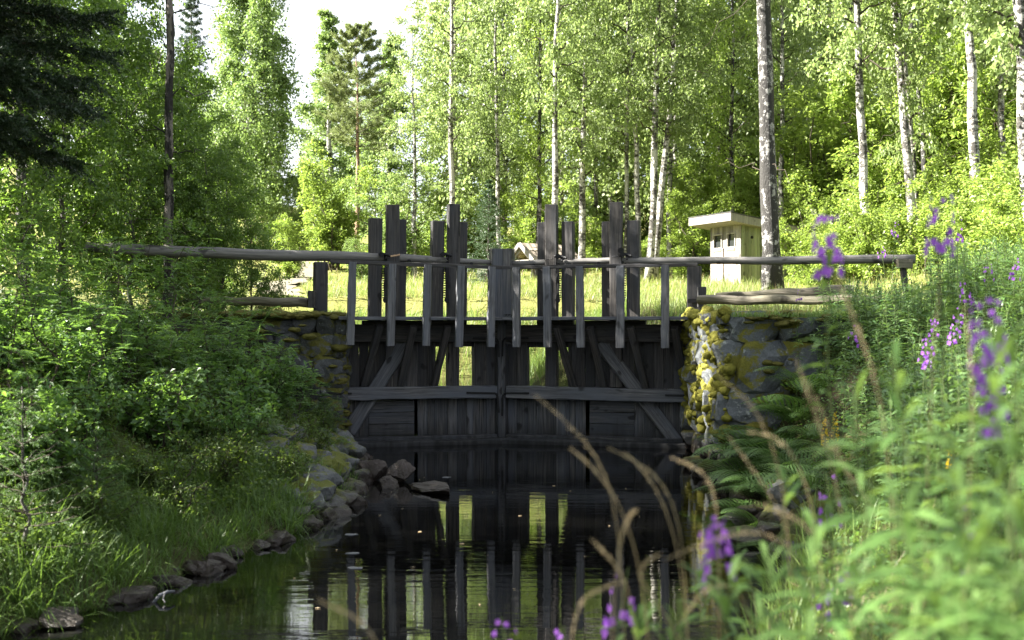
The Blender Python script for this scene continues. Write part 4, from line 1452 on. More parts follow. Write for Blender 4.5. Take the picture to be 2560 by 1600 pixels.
# weeping birch, pine, spruces and bushes on the left of the meadow
weep = make_tree(210, 18.5, .17, .10, 3.1, 84, 15, 70000, .14, .085, .9, .35, 3.1, .10, leaf='leaf_weep', shape=lambda t: .62 * math.sin(PI * min(1, .3 + .70 * t)) ** .8 + .50 * (1 - t))
x = X(622, 58)
put('weeping_birch', weep, 'tall weeping birch with hanging green curtains standing alone against the sky', 'tree', (x, 58, gz(x, 58)), None, 1.0, (1.2, 1.2, 1.0))
weep2 = make_tree(211, 13.5, .13, .08, 2.4, 46, 9, 26000, .13, .075, .9, .3, 1.6, .12, leaf='leaf_weep', shape=lambda t: .75 * math.sin(PI * min(1, .3 + .7 * t)))
x = X(838, 66)
put('birch_tree', weep2, 'pale birch behind the red-stemmed pine at the left end of the wood', 'tree', (x, 66, gz(x, 66)), None, 2.0, (1.5, 1.5, 1.0))
x = X(960, 62)
put('birch_tree', weep2, 'pale birch right behind the red-stemmed pine', 'tree', (x, 62, gz(x, 62)), None, 4.0, (1.4, 1.4, .85))
pine = make_spruce(220, 10.8, .13, 1.75, .50, 15, 6, 14, 56, .13, .022, 'needle_pine', -.05, 'pine_bark', True, lambda t: .35 + .65 * math.sin(PI * min(1, .35 + .62 * t)), jitter=.15)
x = X(893, 52)
put('pine_tree', pine, 'pine with a slim reddish bare stem and a tufted upper crown', 'tree', (x, 52, gz(x, 52)), None, 0, (1, 1, .98))
spr = make_spruce(221, 15, .16, 2.6, .03, 30, 7, 9, 20, .16, .03, 'needle_far', .3)
x = X(478, 70)
put('spruce_tree', spr, 'dark distant spruce seen between the dead trunk and the weeping birch', 'tree', (x, 70, gz(x, 70)), None, 0, (1, 1, 1.02))
for px, Y, s in ((722, 96, .22), (748, 100, .28), (690, 92, .25)):
    x = X(px, Y)
    put('spruce_tree', spr, 'tiny far spruce on the hill in the gap of sky', 'tree', (x, Y, gz(x, Y)), 'far spruces in the gap', px, s)
ysp = make_spruce(222, 3.4, .05, 1.15, .02, 20, 7, 9, 22, .06, .010, 'needle_far', .3)
x = X(1222, 37)
put('spruce_tree', ysp, 'dark green young spruce in the meadow behind the mitre posts', 'tree', (x, 37, gz(x, 37)), None, 0, 1.0)

BUSH = [make_bush(300 + k, 2.2, 1.25, 13, 6500, .085, .05, 'leaf_bright', .2) for k in range(3)]
BUSHT = [make_bush(310 + k, 4.6, 2.0, 16, 13000, .12, .07, 'leaf_bright', .3, up=1.2) for k in range(2)]
BUSHW = [make_bush(315, 3.2, 1.5, 14, 8000, .10, .055, 'leaf_weep', .25)]
def bush(px, Y, var, label, sc=1.0, grp='shrubs at the edge of the wood', name='shrub', dz=0):
    x = X(px, Y)
    return put(name, var, label, 'shrub', (x, Y, gz(x, Y) - .05 + dz), grp, random.uniform(0, 6.28), sc)
bush(836, 50, BUSHT[0], 'tall bright green leafy shrub left of the pine stem', 1.15)
bush(750, 58, BUSHW[0], 'rounded grey-green shrub under the weeping birch', 1.2)
bush(728, 44, BUSHT[1], 'pale green sapling clump beside the footpath', .62)
bush(700, 64, BUSHW[0], 'soft green shrub far up by the gap of sky', 1.3)
bush(790, 72, BUSHT[0], 'light green far shrub below the gap of sky', 1.1)
bush(985, 46, BUSHW[0], 'dark green full shrub right of the pine', 1.5)
bush(905, 40, BUSHW[0], 'low round shrub behind the first guide post', .55)
bush(950, 44, BUSH[0], 'small shrub in the grass behind the first tall paddle post', .8)
for k, (px, Y, sc) in enumerate(((1090, 50, 1.2), (1180, 52, 1.3), (1300, 50, 1.2), (1420, 54, 1.3), (1520, 50, 1.2), (1580, 47, .9), (1640, 49, .9), (1720, 47, 1.6), (1770, 49, 1.7))):
    bush(px, Y, BUSH[k % 3] if k < 7 else BUSHT[k % 2], 'leafy shrub of the sunlit undergrowth under the birch trunks', sc * (.7 if k > 6 else 1), 'shrubs under the birch wood')
bush(1745, 43, BUSHT[0], 'bright leafy shrub filling the space left of the outhouse', .85)
bush(1860, 46, BUSHT[1], 'leafy shrub behind the outhouse', 1.0)
for k, (px, Y, sc) in enumerate(((2010, 36, 1.0), (2060, 40, 1.3), (2120, 33, .9), (2060, 32, .8), (2200, 31, 1.0), (2260, 36, 1.4), (2290, 30, .9), (2350, 29, 1.1), (2390, 34, 1.4), (2440, 27, 1.0),
                                 (2490, 25, 1.1), (2540, 30, 1.4), (2560, 23, 1.1), (2600, 26, 1.4), (2010, 46, 1.8), (2150, 44, 1.8))):
    bush(px, Y, BUSH[k % 3], 'bright yellow-green shrub of the thicket on the slope right of the big birch', sc * 1.15, 'shrubs on the right slope')
TB = [BUSHT[0], BUSHT[1]]
for k, (px, Y, sc) in enumerate(((1640, 52, .95), (1530, 53, 1.0), (1440, 55, .9), (1330, 54, .9), (1230, 53, .9), (1100, 53, .9), (1010, 52, .8), (1745, 52, 1.15), (1860, 53, 1.3))):
    bush(px, Y, TB[k % 2], 'tall leafy bush of the understorey between the birch trunks', sc, 'tall understorey bushes of the birch wood')
for k, (px, Y, sc) in enumerate(((2040, 42, 1.5), (2110, 46, 1.7), (2210, 40, 1.5), (2340, 42, 1.6), (2420, 40, 1.6), (2500, 38, 1.7), (2570, 36, 1.6), (1990, 50, 1.7))):
    bush(px, Y, TB[k % 2], 'tall leafy bush between the birch trunks on the right slope', sc, 'tall bushes on the right slope')

# ------------------------------------------------------------------ the shaded wood on the left bank
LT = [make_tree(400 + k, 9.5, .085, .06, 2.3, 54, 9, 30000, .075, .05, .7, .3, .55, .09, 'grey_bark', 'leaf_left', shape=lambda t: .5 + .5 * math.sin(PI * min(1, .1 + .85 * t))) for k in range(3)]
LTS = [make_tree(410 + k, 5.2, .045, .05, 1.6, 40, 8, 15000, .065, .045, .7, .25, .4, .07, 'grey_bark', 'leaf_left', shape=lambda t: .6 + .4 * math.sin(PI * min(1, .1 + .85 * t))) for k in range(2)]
def lefttree(px, Y, var, label, sc=1.0, grp='broadleaf trees on the left bank'):
    x = X(px, Y)
    return put('broadleaf_tree', var, label, 'tree', (x, Y, gz(x, Y) - .05), grp, random.uniform(0, 6.28), sc)
lefttree(300, 22.5, LT[0], 'tallest thin-leaved tree left of the dead trunk, its top against the sky', (.62, .62, 1.0))
lefttree(160, 21.5, LT[1], 'dense green tree beside the hanging spruce boughs', (.85, .85, 1.15))
lefttree(70, 20, LT[2], 'shaded green tree behind the dark spruce', 1.15)
lefttree(445, 23.5, LTS[1], 'green tree right behind the dead trunk', (.8, .8, .95))
lefttree(545, 24, LTS[0], 'lower green tree right of the dead trunk', .72)
for k, (px, Y, sc) in enumerate(((150, 18.5, 1.0), (265, 20.5, 1.05), (380, 21.5, .95), (470, 22.5, .85), (560, 22.0, .68), (625, 22.0, .5), (60, 17, 1.0), (330, 19.4, .8), (520, 20.8, .62), (430, 20.8, .7), (670, 22, .32))):
    lefttree(px, Y, LTS[k % 2], 'young broadleaf tree of the dark thicket along the left beam', sc, 'young trees in the left thicket')
# unseen trees added beyond the left edge to shade the lock and foreground
ST = [make_tree(420 + k, 15, .15, .12, 3.6, 50, 9, 22000, .17, .12, .6, .3, .5, .2, 'grey_bark', 'leaf_left', shape=tall) for k in range(2)]
for k, (x, y, s) in enumerate(((-10.5, 18.0, .85), (-10.6, 14.2, .85), (-12.5, 10.5, .9), (-14.5, 15.5, .9), (-11.5, 7.2, .8), (-9.3, 4.8, .8), (-9.6, 2.9, .8), (-12.5, 4.0, .95), (-10.0, 1.2, .8))):
    put('broadleaf_tree', ST[k % 2] if k in (1, 3) else BIRCH[2], 'unseen tall tree added left of the view to shade the lock and foreground', 'tree', (x, y, gz(x, y) - .1), 'unseen trees added to shade the lock', k * 1.3, s)

# dead trunk
r = np.random.default_rng(5)
x = X(418, 19.2)
z0 = gz(x, 19.2)
dt = thing('dead_tree', 'bare dead trunk with peeling bark and a few broken twigs on the left bank', 'dead tree', (x, 19.2, z0))
mb = MB()
zz = np.linspace(0, 9.2, 34)
off = np.interp(zz, [0, 2, 4.2, 5.2, 6, 7.5, 9.2], [0, .02, .03, .07, .03, .06, .07])
tube(mb, np.column_stack([x + off + r.normal(0, .006, 34), 19.2 + r.normal(0, .006, 34), z0 + zz]), (.080 - .0035 * zz) * (1 + r.normal(0, .09, 34)), 14, jit=.20)
mb.build('trunk', M['dead_bark'], dt)
for h, dx, dy, dz, L in ((7.9, -.9, .1, .25, .75), (7.6, .8, 0, .5, .5), (5.6, 1.0, .1, .5, 1.1), (4.2, .9, 0, .4, .9), (3.6, -.9, 0, .35, .7), (3.3, 1, 0, .2, .6), (5.0, -.8, .2, .8, .5), (8.6, .9, 0, .3, .4)):
    mb = MB()
    b = np.array([x + np.interp(h, zz, off), 19.2, z0 + h])
    p = curve_pts(b, nrmz(np.array([dx, dy, dz])), L, .25, 7, .5, r)
    tube(mb, p, np.linspace(.014, .003, 7), 5)
    for q in range(3):
        tube(mb, curve_pts(p[2 + q], nrmz(r.normal(0, 1, 3)), L * .3, .2, 4, .3, r), np.linspace(.006, .002, 4), 4)
    mb.build('branch', M['dead_bark'], dt)

# near dark spruce, upper left
nsp = make_spruce(430, 11, .15, 2.6, .235, 17, 7, 64, 70, .042, .012, 'needle', .55, shape=lambda t: .56 + .46 * t, top=.60)
x = X(-160, 10.2)
put('spruce_tree', nsp, 'near dark spruce whose drooping boughs fill the upper left corner', 'tree', (x, 10.2, gz(x, 10.2) - .1), None, .5, 1.0)

# saplings, bushes and little spruces on the left bank slope
ROW = [make_rowan(500 + k, 1.15 + .3 * k) for k in range(4)]
SB = [make_bush(510 + k, .9, .6, 9, 1100, .070, .046, 'leaf_sapling', .1) for k in range(3)]
SB2 = [make_bush(515 + k, .55, .5, 9, 1300, .040, .026, 'leaf_low', .08) for k in range(2)]
YS = [make_spruce(520 + k, 1.0 + .35 * k, .014, .50 + .1 * k, .02, 10, 6, 8, 46, .016, .0026, 'needle_young', .15) for k in range(2)]
FERN = [make_fern(530 + k, .62 + .1 * k) for k in range(3)]
def plant(name, var, label, cat, px, Y, grp, sc=1.0):
    x = X(px, Y)
    return put(name, var, label, cat, (x, Y, gz(x, Y) - .02), grp, random.uniform(0, 6.28), sc)
for k, (px, Y, v, s) in enumerate(((455, 15.6, 3, 1.15), (650, 18.2, 2, .95), (575, 17.2, 1, .9), (790, 18.2, 0, .8), (740, 17.4, 1, .75), (690, 16.6, 0, .95), (120, 10.8, 3, .9), (300, 13.2, 2, .95), (230, 12.0, 1, .95), (60, 9.6, 2, .75), (380, 14.4, 0, 1.1), (520, 16.0, 0, .9), (190, 15, 3, 1.0),
                                   (830, 18.7, 0, .55), (520, 18.4, 1, 1.0), (600, 18.6, 1, .95), (560, 17.8, 2, .9), (480, 17.6, 2, 1.0), (690, 18.5, 0, .9), (730, 18.4, 0, .75), (640, 17.2, 1, .9), (280, 16, 2, 1.0), (160, 13, 1, 1.0), (40, 11.4, 2, .9), (430, 13.4, 0, .95), (500, 14.6, 0, .95), (340, 16.5, 3, .9), (90, 13.5, 3, 1.0), (620, 16.0, 0, .7))):
    plant('rowan_sapling', ROW[v], 'rowan sapling with feathery leaves among the plants of the left bank', 'sapling', px, Y, 'rowan saplings on the left bank', s)
lb = 0
for k in range(120):
    Y = random.uniform(7.8, 18.8)
    xl = float(np.interp(Y, *XL))
    x = xl - random.uniform(.55, 4.6)
    px = x / Y * F + 1280
    if px < -60:
        continue
    v = SB[k % 3] if k % 5 < 3 else SB2[k % 2]
    if xl - x < 1.0:
        v = SB2[k % 2]
    if Y > 16.5 and px > 700:
        v = SB2[k % 2]
    plant('bush', v, 'low leafy bush in the shaded undergrowth of the left bank', 'bush', px, Y, 'low bushes on the left bank', random.uniform(.75, 1.25))
for px, Y, v, s, lab in ((500, 18.3, 1, 1.0, 'young spruce in front of the left end of the mossy log'), (60, 8.7, 1, .95, 'bright young spruce at the lower left edge'), (240, 9.9, 0, .8, 'small bushy spruce low on the left bank above the waterline'),
                         (810, 17.6, 0, .75, 'little spruce at the foot of the left pier'), (425, 17.5, 1, .95, 'young spruce under the dead trunk'), (700, 17.9, 1, .8, 'young spruce before the mossy wall top')):
    plant('spruce_sapling', YS[v], lab, 'sapling', px, Y, 'young spruces on the left bank', s)
for k, (px, Y, s) in enumerate(((760, 16.9, .8), (820, 17.2, .8), (640, 14.5, .7), (420, 11.6, .7), (300, 11.0, .7), (560, 13.6, .7), (700, 15.6, .75))):
    plant('fern', FERN[k % 3], 'fern clump among the bushes of the left bank', 'fern', px, Y, 'ferns on the left bank', s)

# ground cover and grass on the left bank
def scatter(n, xs, ys, test=None):
    x, y = rng.uniform(*xs, n), rng.uniform(*ys, n)
    if test is not None:
        k = test(x, y)
        x, y = x[k], y[k]
    return x, y
def bankdist(x, y):
    return np.interp(y, *XL) - x
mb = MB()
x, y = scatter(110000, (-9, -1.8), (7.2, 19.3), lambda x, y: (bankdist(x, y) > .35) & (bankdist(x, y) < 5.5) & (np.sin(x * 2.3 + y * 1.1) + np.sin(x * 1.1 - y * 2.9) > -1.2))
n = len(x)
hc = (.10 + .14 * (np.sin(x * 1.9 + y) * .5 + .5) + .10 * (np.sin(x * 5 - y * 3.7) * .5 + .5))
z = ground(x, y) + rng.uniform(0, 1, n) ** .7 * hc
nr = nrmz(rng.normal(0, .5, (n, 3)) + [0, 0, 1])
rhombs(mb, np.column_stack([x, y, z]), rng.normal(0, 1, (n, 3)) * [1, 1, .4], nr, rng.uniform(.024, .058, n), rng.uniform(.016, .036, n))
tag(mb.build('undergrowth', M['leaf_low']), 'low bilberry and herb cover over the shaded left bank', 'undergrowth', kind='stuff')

def tufts(mb, cx, cy, per, spread, h, w, lean=.55, droop=.6, zoff=0.0, bias=None):
    n = len(cx) * per
    r0 = np.abs(rng.normal(0, spread, n))
    a0 = rng.uniform(0, 2 * PI, n)
    x = np.repeat(cx, per) + r0 * np.cos(a0)
    y = np.repeat(cy, per) + r0 * np.sin(a0)
    az = a0 + rng.normal(0, .6, n)
    ln = lean * rng.uniform(.2, 1.2, n)
    ax = np.column_stack([np.cos(az) * ln, np.sin(az) * ln, np.ones(n)])
    if bias is not None:
        ax = ax + np.asarray(bias)
    hh = h * rng.uniform(.45, 1.15, n) * np.repeat(rng.uniform(.7, 1.25, len(cx)), per)
    sd = np.column_stack([-np.sin(az + rng.normal(0, .5, n)), np.cos(az), rng.normal(0, .2, n)])
    strips(mb, np.column_stack([x, y, ground(x, y) + zoff - .02]), ax, sd, hh, w * rng.uniform(.6, 1.2, n), droop * rng.uniform(.3, 1.3, n), 4)
mb = MB()
cx, cy = scatter(420, (-6, -1.8), (7.6, 15.5), lambda x, y: (bankdist(x, y) > .02) & (bankdist(x, y) < 1.5))
tufts(mb, cx, cy, 60, .10, .46, .008, .7, .75)
cx, cy = scatter(480, (-6, -2.2), (7.3, 12.5), lambda x, y: (bankdist(x, y) > -.02) & (bankdist(x, y) < 1.1))
tufts(mb, cx, cy, 46, .09, .58, .009, .8, .85)
cx, cy = scatter(130, (-5, -1.8), (12.5, 18.5), lambda x, y: (bankdist(x, y) > .3) & (bankdist(x, y) < 1.6))
tufts(mb, cx, cy, 30, .07, .30, .007, .8, .7)
cx, cy = scatter(260, (-8, -1.8), (8, 19.2), lambda x, y: (bankdist(x, y) > .6) & (bankdist(x, y) < 4.5))
tufts(mb, cx, cy, 36, .12, .40, .007, .6, .6)
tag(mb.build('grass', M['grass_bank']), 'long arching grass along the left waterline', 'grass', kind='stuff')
mb = MB()
cx, cy = scatter(90, (-6, -1.8), (7.6, 18), lambda x, y: (bankdist(x, y) > .05) & (bankdist(x, y) < 3))
tufts(mb, cx, cy, 9, .12, .5, .005, .9, .9)
tag(mb.build('grass', M['grass_dry']), 'thin dry straw blades scattered over the left bank', 'dry grass', kind='stuff')

# ------------------------------------------------------------------ meadow grass
mb, md = MB(), MB()
def mead_pts(n, xs, ys):
    return scatter(n, xs, ys, lambda x, y: (ground(x, y) > .95) & (np.abs(x / y * F) < 1420) & ~((np.abs(x - np.interp(y, pth[:, 1], pth[:, 0])) < .8) & (y > 29.5)))
for (n, xs, ys, h, w) in ((56000, (-7, 9), (20.8, 31), .55, .011), (42000, (-12, 17), (30, 47), .5, .018), (9000, (-20, 28), (46, 62), .5, .03), (12000, (8, 17), (20, 34), .6, .013)):
    x, y = mead_pts(n, xs, ys)
    n = len(x)
    az = rng.uniform(0, 2 * PI, n)
    ln = rng.uniform(.1, .7, n)
    patch = .55 + .45 * (np.sin(x * .9 + y * .35) * np.sin(y * .6 - x * .4) * .5 + .5) + rng.normal(0, .1, n)
    ax = np.column_stack([np.cos(az) * ln, np.sin(az) * ln, np.ones(n)])
    sel = rng.random(n) < .86
    low = np.where((np.abs(x) < 4.5) & (y < 30), .8, 1.0)
    for q, m_ in ((sel, mb), (~sel, md)):
        strips(m_, np.column_stack([x, y, ground(x, y) - .02])[q], ax[q], np.column_stack([-np.sin(az), np.cos(az), az * 0])[q], (h * patch * low * rng.uniform(.5, 1.3, n))[q], w, rng.uniform(.1, .6, n)[q], 3)
tag(mb.build('grass', M['grass_meadow']), 'tall yellow-green grass of the sunlit meadow behind the gate', 'grass', kind='stuff')
tag(md.build('grass', M['grass_dry']), 'pale dry seed stalks in the sunlit meadow', 'dry grass', kind='stuff')
# reeds on the upstream bank seen through the sluice openings
mb = MB()
cx, cy = scatter(700, (-5, 4), (21.5, 29.5), lambda x, y: (ground(x, y) > .8) & (ground(x, y) < 2.3))
tufts(mb, cx, cy, 26, .14, .75, .010, .45, .45)
tag(mb.build('reeds', M['grass_near']), 'green reeds on the far bank seen through the sluice openings', 'reeds', kind='stuff')

# ------------------------------------------------------------------ boulders
def boulder(px, py, Y, size, label, mat='boulder', seed=1, grp='boulders along the left waterline', dz=0, sub=4, cuts=11):
    mb = MB()
    c = P(px, py, Y)
    rock(mb, c + [0, 0, dz - size[2] * .25], size, seed, cuts + 4, sub, None, False, rough=.05)
    return tag(mb.build('boulder', M[mat]), label, 'boulder', grp)
wl_ = lambda py: HC * F / (py - 800)
R_ = [(932, 1165, 15.6, (.22, .2, .19), 'rounded reddish-brown rock in the water, left of the pair below the gate', 'boulder_wet'),
      (1000, 1172, 15.5, (.30, .22, .20), 'broad reddish-brown rock in the water, right of the pair below the gate', 'boulder_wet'),
      (974, 1205, 14.9, (.16, .14, .14), 'small squarish rock in front of the pair in the water', 'boulder_wet'),
      (1075, 1215, 14.6, (.52, .22, .10), 'long flat black rock barely above the water', 'boulder_wet')]
for k, (px, py, Y, sz, lab, mt) in enumerate(R_):
    boulder(px, py, Y, sz, lab, mt, 40 + k, 'rocks standing in the water')
n = 0
rr = np.random.default_rng(77)
for k in range(165):
    Y = rr.uniform(12.2, 19.0)
    xl = float(np.interp(Y, *XL))
    d = rr.uniform(-.12, 1.15 if Y > 13.5 else .5) 
    if Y > 18.2 and d > .7:
        continue
    x = xl - d
    s = rr.uniform(.09, .24) * (1.15 if d > .2 else .9)
    mb = MB()
    rock(mb, [x, Y, max(-.02, gz(x, Y)) + s * .12], (s * rr.uniform(.9, 1.5), s * rr.uniform(.8, 1.1), s * rr.uniform(.65, 1.0)), 600 + k, 17, 3, None, False, rough=.05)
    lab = 'grey mossy boulder of the rock slope below the left pier' if d > .12 else 'wet brown stone at the foot of the left rock slope'
    tag(mb.build('boulder', M['boulder']), lab, 'boulder', 'rock slope below the left pier' if d > .12 else 'wet stones under the left rock slope')
for k in range(26):
    Y = rr.uniform(7.8, 12.4)
    xl = float(np.interp(Y, *XL))
    x = xl + rr.uniform(-.15, .14)
    s = rr.uniform(.07, .17)
    mb = MB()
    rock(mb, [x, Y, s * .12], (s * rr.uniform(1, 1.7), s, s * rr.uniform(.5, .8)), 800 + k, 17, 3, None, False, rough=.05)
    tag(mb.build('boulder', M['boulder_wet']), 'dark wet stone at the water edge under the grass of the left bank', 'boulder', 'wet stones along the left bank')
for k in range(34):
    Y = rr.uniform(9.5, 17.2)
    xr = float(np.interp(Y, *XR))
    x = xr + rr.uniform(-.35, .45)
    s = rr.uniform(.12, .30)
    mb = MB()
    rock(mb, [x, Y, max(-.02, gz(x, Y)) + s * .15], (s * rr.uniform(1, 1.5), s, s * rr.uniform(.6, .9)), 900 + k, 17, 3, None, False, rough=.05)
    tag(mb.build('boulder', M['boulder']), 'grey stone at the water edge below the right pier and ferns', 'boulder', 'stones along the right waterline')
for k in range(26):
    Y = rr.uniform(8.0, 16)
    x = rr.uniform(float(np.interp(Y, *XL)) + .3, float(np.interp(Y, *XR)) - .4)
    mb = MB()
    rhombs(mb, [[x, Y, .006]], [[rr.normal(), rr.normal(), 0]], np.array([[0, 0, 1.0]]), rr.uniform(.02, .045), .018)
    tag(mb.build('fallen_leaf', M['seed']), 'tiny fallen leaf floating on the dark water', 'leaf', 'leaves floating on the water')
# drift stick and pale patches and leaves on the water
mb = MB()
q = [P(382, 1508, 8.85), P(400, 1488, 8.85), P(420, 1479, 8.9), P(436, 1478, 8.95)]
tube(mb, q, [.012, .014, .012, .008], 8)
tube(mb, [P(412, 1482, 8.87), P(408, 1498, 8.8), P(413, 1506, 8.78)], [.008, .006, .005], 6)
tag(mb.build('driftwood', M['wood_pale']), 'forked pale dead stick at the water edge in the lower left', 'stick')
for k in range(9):
    px, py = ((876, 1337), (883, 1384), (887, 1421), (1115, 1194), (840, 1250), (1050, 1330), (1300, 1290), (1155, 1360), (1385, 1215))[k]
    Y = HC * F / (py - 800)
    s = .05 if k < 4 else .015  # the larger ones are plain pale discs lying on the water
    mb = MB()
    a = np.linspace(0, 2 * PI, 11)[:-1]
    c = P(px, py, Y)
    v = np.column_stack([c[0] + np.cos(a) * s * 1.4 * rng.uniform(.6, 1.2, 10), c[1] + np.sin(a) * s * rng.uniform(.6, 1.2, 10), np.full(10, .006)])
    v2 = v.copy()
    v2[:, 2] = -.004
    mb.add(np.concatenate([v, v2]), [np.arange(10), np.array([[i, i + 10, (i + 1) % 10 + 10, (i + 1) % 10] for i in range(10)])])
    tag(mb.build('pale_patch' if k < 4 else 'fallen_leaf', M['seed'] if k >= 4 else M['wood_pale']), 'pale flat patch on the water near the left rocks' if k < 4 else 'tiny fallen leaf floating on the dark water', 'blotch' if k < 4 else 'leaf', 'pale patches on the water' if k < 4 else 'leaves floating on the water')

# ------------------------------------------------------------------ right bank: fireweed thicket, ferns, flowers
mb, ms, mp = MB(), MB(), MB()
def rbd(x, y):
    return x - np.interp(y, *XR)
r = np.random.default_rng(909)
cnt = 0
B_, A_, S_, L_ = [], [], [], []
while cnt < 900:
    y = r.uniform(5.6, 18.5)
    x = float(np.interp(y, *XR)) + r.uniform(.9 if y < 16 else 1.4, 6.0)
    px = x / y * F + 1280
    if px > 2700 or (y > 15.6 and px < 2060) or (x < 4.2 and y > 13.5):
        continue
    hh = r.uniform(.65, 1.15) * (1.25 if 13 < y < 15.7 else 1)
    hh = min(hh, HC + (800 - (715 if px < 2330 else 610) + r.uniform(-25, 25)) / F * y - gz(x, y))
    if hh < .25:
        continue
    p, (b, ax, sd, LL), _ = weed_geo(r, hh, 0, r.normal(0, .08, 2))
    o = np.array([x, y, gz(x, y) - .02])
    tube(ms, p[::2] + o, np.linspace(.0045, .002, 5), 4, cap=False)
    B_.append(b + o); A_.append(ax); S_.append(sd); L_.append(LL)
    cnt += 1
for q in range(90):
    x, y = r.uniform(3.95, 6.2), r.uniform(14.7, 15.75)
    if x < 4.3 and q % 2:
        continue
    p, (b, ax, sd, LL), _ = weed_geo(r, max(.45, min(r.uniform(.9, 1.25), 2.2 - gz(x, y) + r.uniform(-.25, .15) + .12 * (x - 4))), 0, r.normal(0, .08, 2))
    o = np.array([x, y, gz(x, y) - .02])
    tube(ms, p[::2] + o, np.linspace(.0045, .002, 5), 4, cap=False)
    B_.append(b + o); A_.append(ax); S_.append(sd); L_.append(LL)
B_, A_, S_, L_ = map(np.concatenate, (B_, A_, S_, L_))
strips(mb, B_, A_, S_, L_ * 1.1, L_ * .21, .45, 4, True)
tag(mb.build('fireweed_thicket', M['weed_leaf']), 'dense leafy fireweed covering the right bank', 'undergrowth', kind='stuff')
tag(ms.build('fireweed_stems', M['stem']), 'stems of the dense fireweed on the right bank', 'undergrowth', kind='stuff')

def weedat(px, py_top, Y, label, flower=1.0, seed=0, lean=(0, 0), sc=None, grp='flowering fireweeds on the right bank', leafy=1.0, big=1.0, lm_='weed_leaf'):
    x = X(px, Y)
    zt = HC + (800 - py_top) / F * Y
    g = gz(x, Y)
    H = max(.5, zt - g)
    return put('fireweed', make_weed(1000 + seed, H, flower, lean, leafy, big, lm_), label, 'flower', (x - lean[0] * H, Y - lean[1] * H, g), grp, 0, 1.0)
FW = [(2240, 545, 11.5, 'dark-leaved fireweed with three small flower clusters in front of the end of the right beam', .35),
      (2200, 600, 12.2, 'slender fireweed with sparse flowers left of the end of the right beam', .35),
      (2390, 545, 9.5, 'tall leafy fireweed with a drooping flower head near the right slope', .5),
      (2000, 715, 15.6, 'single fireweed with a pink tuft in front of the bedded logs', .4),
      (2055, 515, 3.2, 'blurred near fireweed with a purple plume above the right beam', 1.1),
      (2345, 475, 3.6, 'near fireweed with the highest purple plume at upper right', 1.2),
      (2475, 705, 2.7, 'close fireweed with large blurred pink blossoms at the right edge', 1.1),
      (2465, 880, 3.0, 'close fireweed with a loose purple column at the right', 1.1),
      (2395, 1240, 3.0, 'small pink fireweed spike among blurred leaves low at the right', .6),
      (2065, 1180, 4.6, 'pink fireweed head amid the tan grasses', .7),
      (1765, 1275, 2.9, 'bright purple fireweed bending over the water at lower centre right', 1.3),
      (1558, 1410, 3.3, 'short purple fireweed low over the dark reflection', .5),
      (1265, 1535, 3.1, 'lowest fireweed tips at the bottom edge of the picture', .6),
      (1400, 1560, 3.2, 'small fireweed bud cluster at the bottom edge over the water', .3),
      (2100, 1360, 3.8, 'faint purple fireweed deep among the lower grasses', .5),
      (2060, 1440, 4.2, 'dull purple fireweed near the bottom right', .4),
      (2340, 785, 8.0, 'pink fireweed spike half way up the leafy right bank', .5),
      (2395, 770, 8.6, 'upper of two close pink spikes on the leafy right bank', .5),
      (2390, 800, 7.8, 'lower of two close pink spikes on the leafy right bank', .6),
      (2315, 850, 7.6, 'loose pale pink spike below the close pair on the right bank', .6),
      (2330, 830, 7.2, 'small pink spike beside the loose pale one', .4),
      (2470, 655, 10, 'pink flower top near the far right edge', .5),
      (2540, 640, 9.4, 'fireweed top touching the right edge', .5),
      (2130, 805, 9.5, 'purple tuft hidden behind a brown grass stalk', .4),
      (2410, 690, 9.0, 'lilac fireweed top above the leafy bank', .5)]
for k, (px, py, Y, lab, fl) in enumerate(FW):
    weedat(px, py, Y, lab, fl, k, (random.uniform(-.06, .06), random.uniform(-.05, .05)), leafy=1.0 if Y > 5 else .9, lm_='weed_leaf' if Y > 5 else 'weed_near')
# big close leaves, nearest plants without flowers
for k, (px, py, Y) in enumerate(((2480, 820, 1.9), (2260, 880, 2.2), (2140, 960, 2.5), (2540, 1000, 1.7), (2380, 1060, 2.0), (2050, 1320, 2.2), (1930, 1380, 2.5), (2250, 1250, 1.9), (2450, 1300, 1.7), (1820, 1460, 2.4), (2130, 1420, 2.0), (2340, 1400, 1.8),
                                 (1700, 1500, 2.6), (2550, 1250, 1.6), (1600, 1540, 2.7), (1980, 1200, 2.9), (2180, 1120, 2.8), (2420, 960, 2.6), (1750, 1420, 3.4), (1850, 1330, 3.6), (1960, 1440, 3.3), (2080, 1250, 3.4), (2300, 1120, 3.2), (2480, 1120, 2.8), (2200, 1380, 2.9), (2380, 1250, 2.6), (1680, 1560, 2.9), (2550, 1400, 2.1), (2030, 1520, 2.4), (2260, 1520, 2.2), (1900, 1540, 2.7), (2440, 1500, 2.0), (2540, 880, 2.4), (2320, 1000, 3.6))):
    weedat(px, py, Y, 'close leafy fireweed without flowers, blurred in the right foreground', 0, 100 + k, (random.uniform(-.12, .08), random.uniform(-.05, .05)), grp='leafy fireweeds in the near foreground', leafy=1.5 if Y < 2.4 else 1.0, big=1.5, lm_='weed_near')

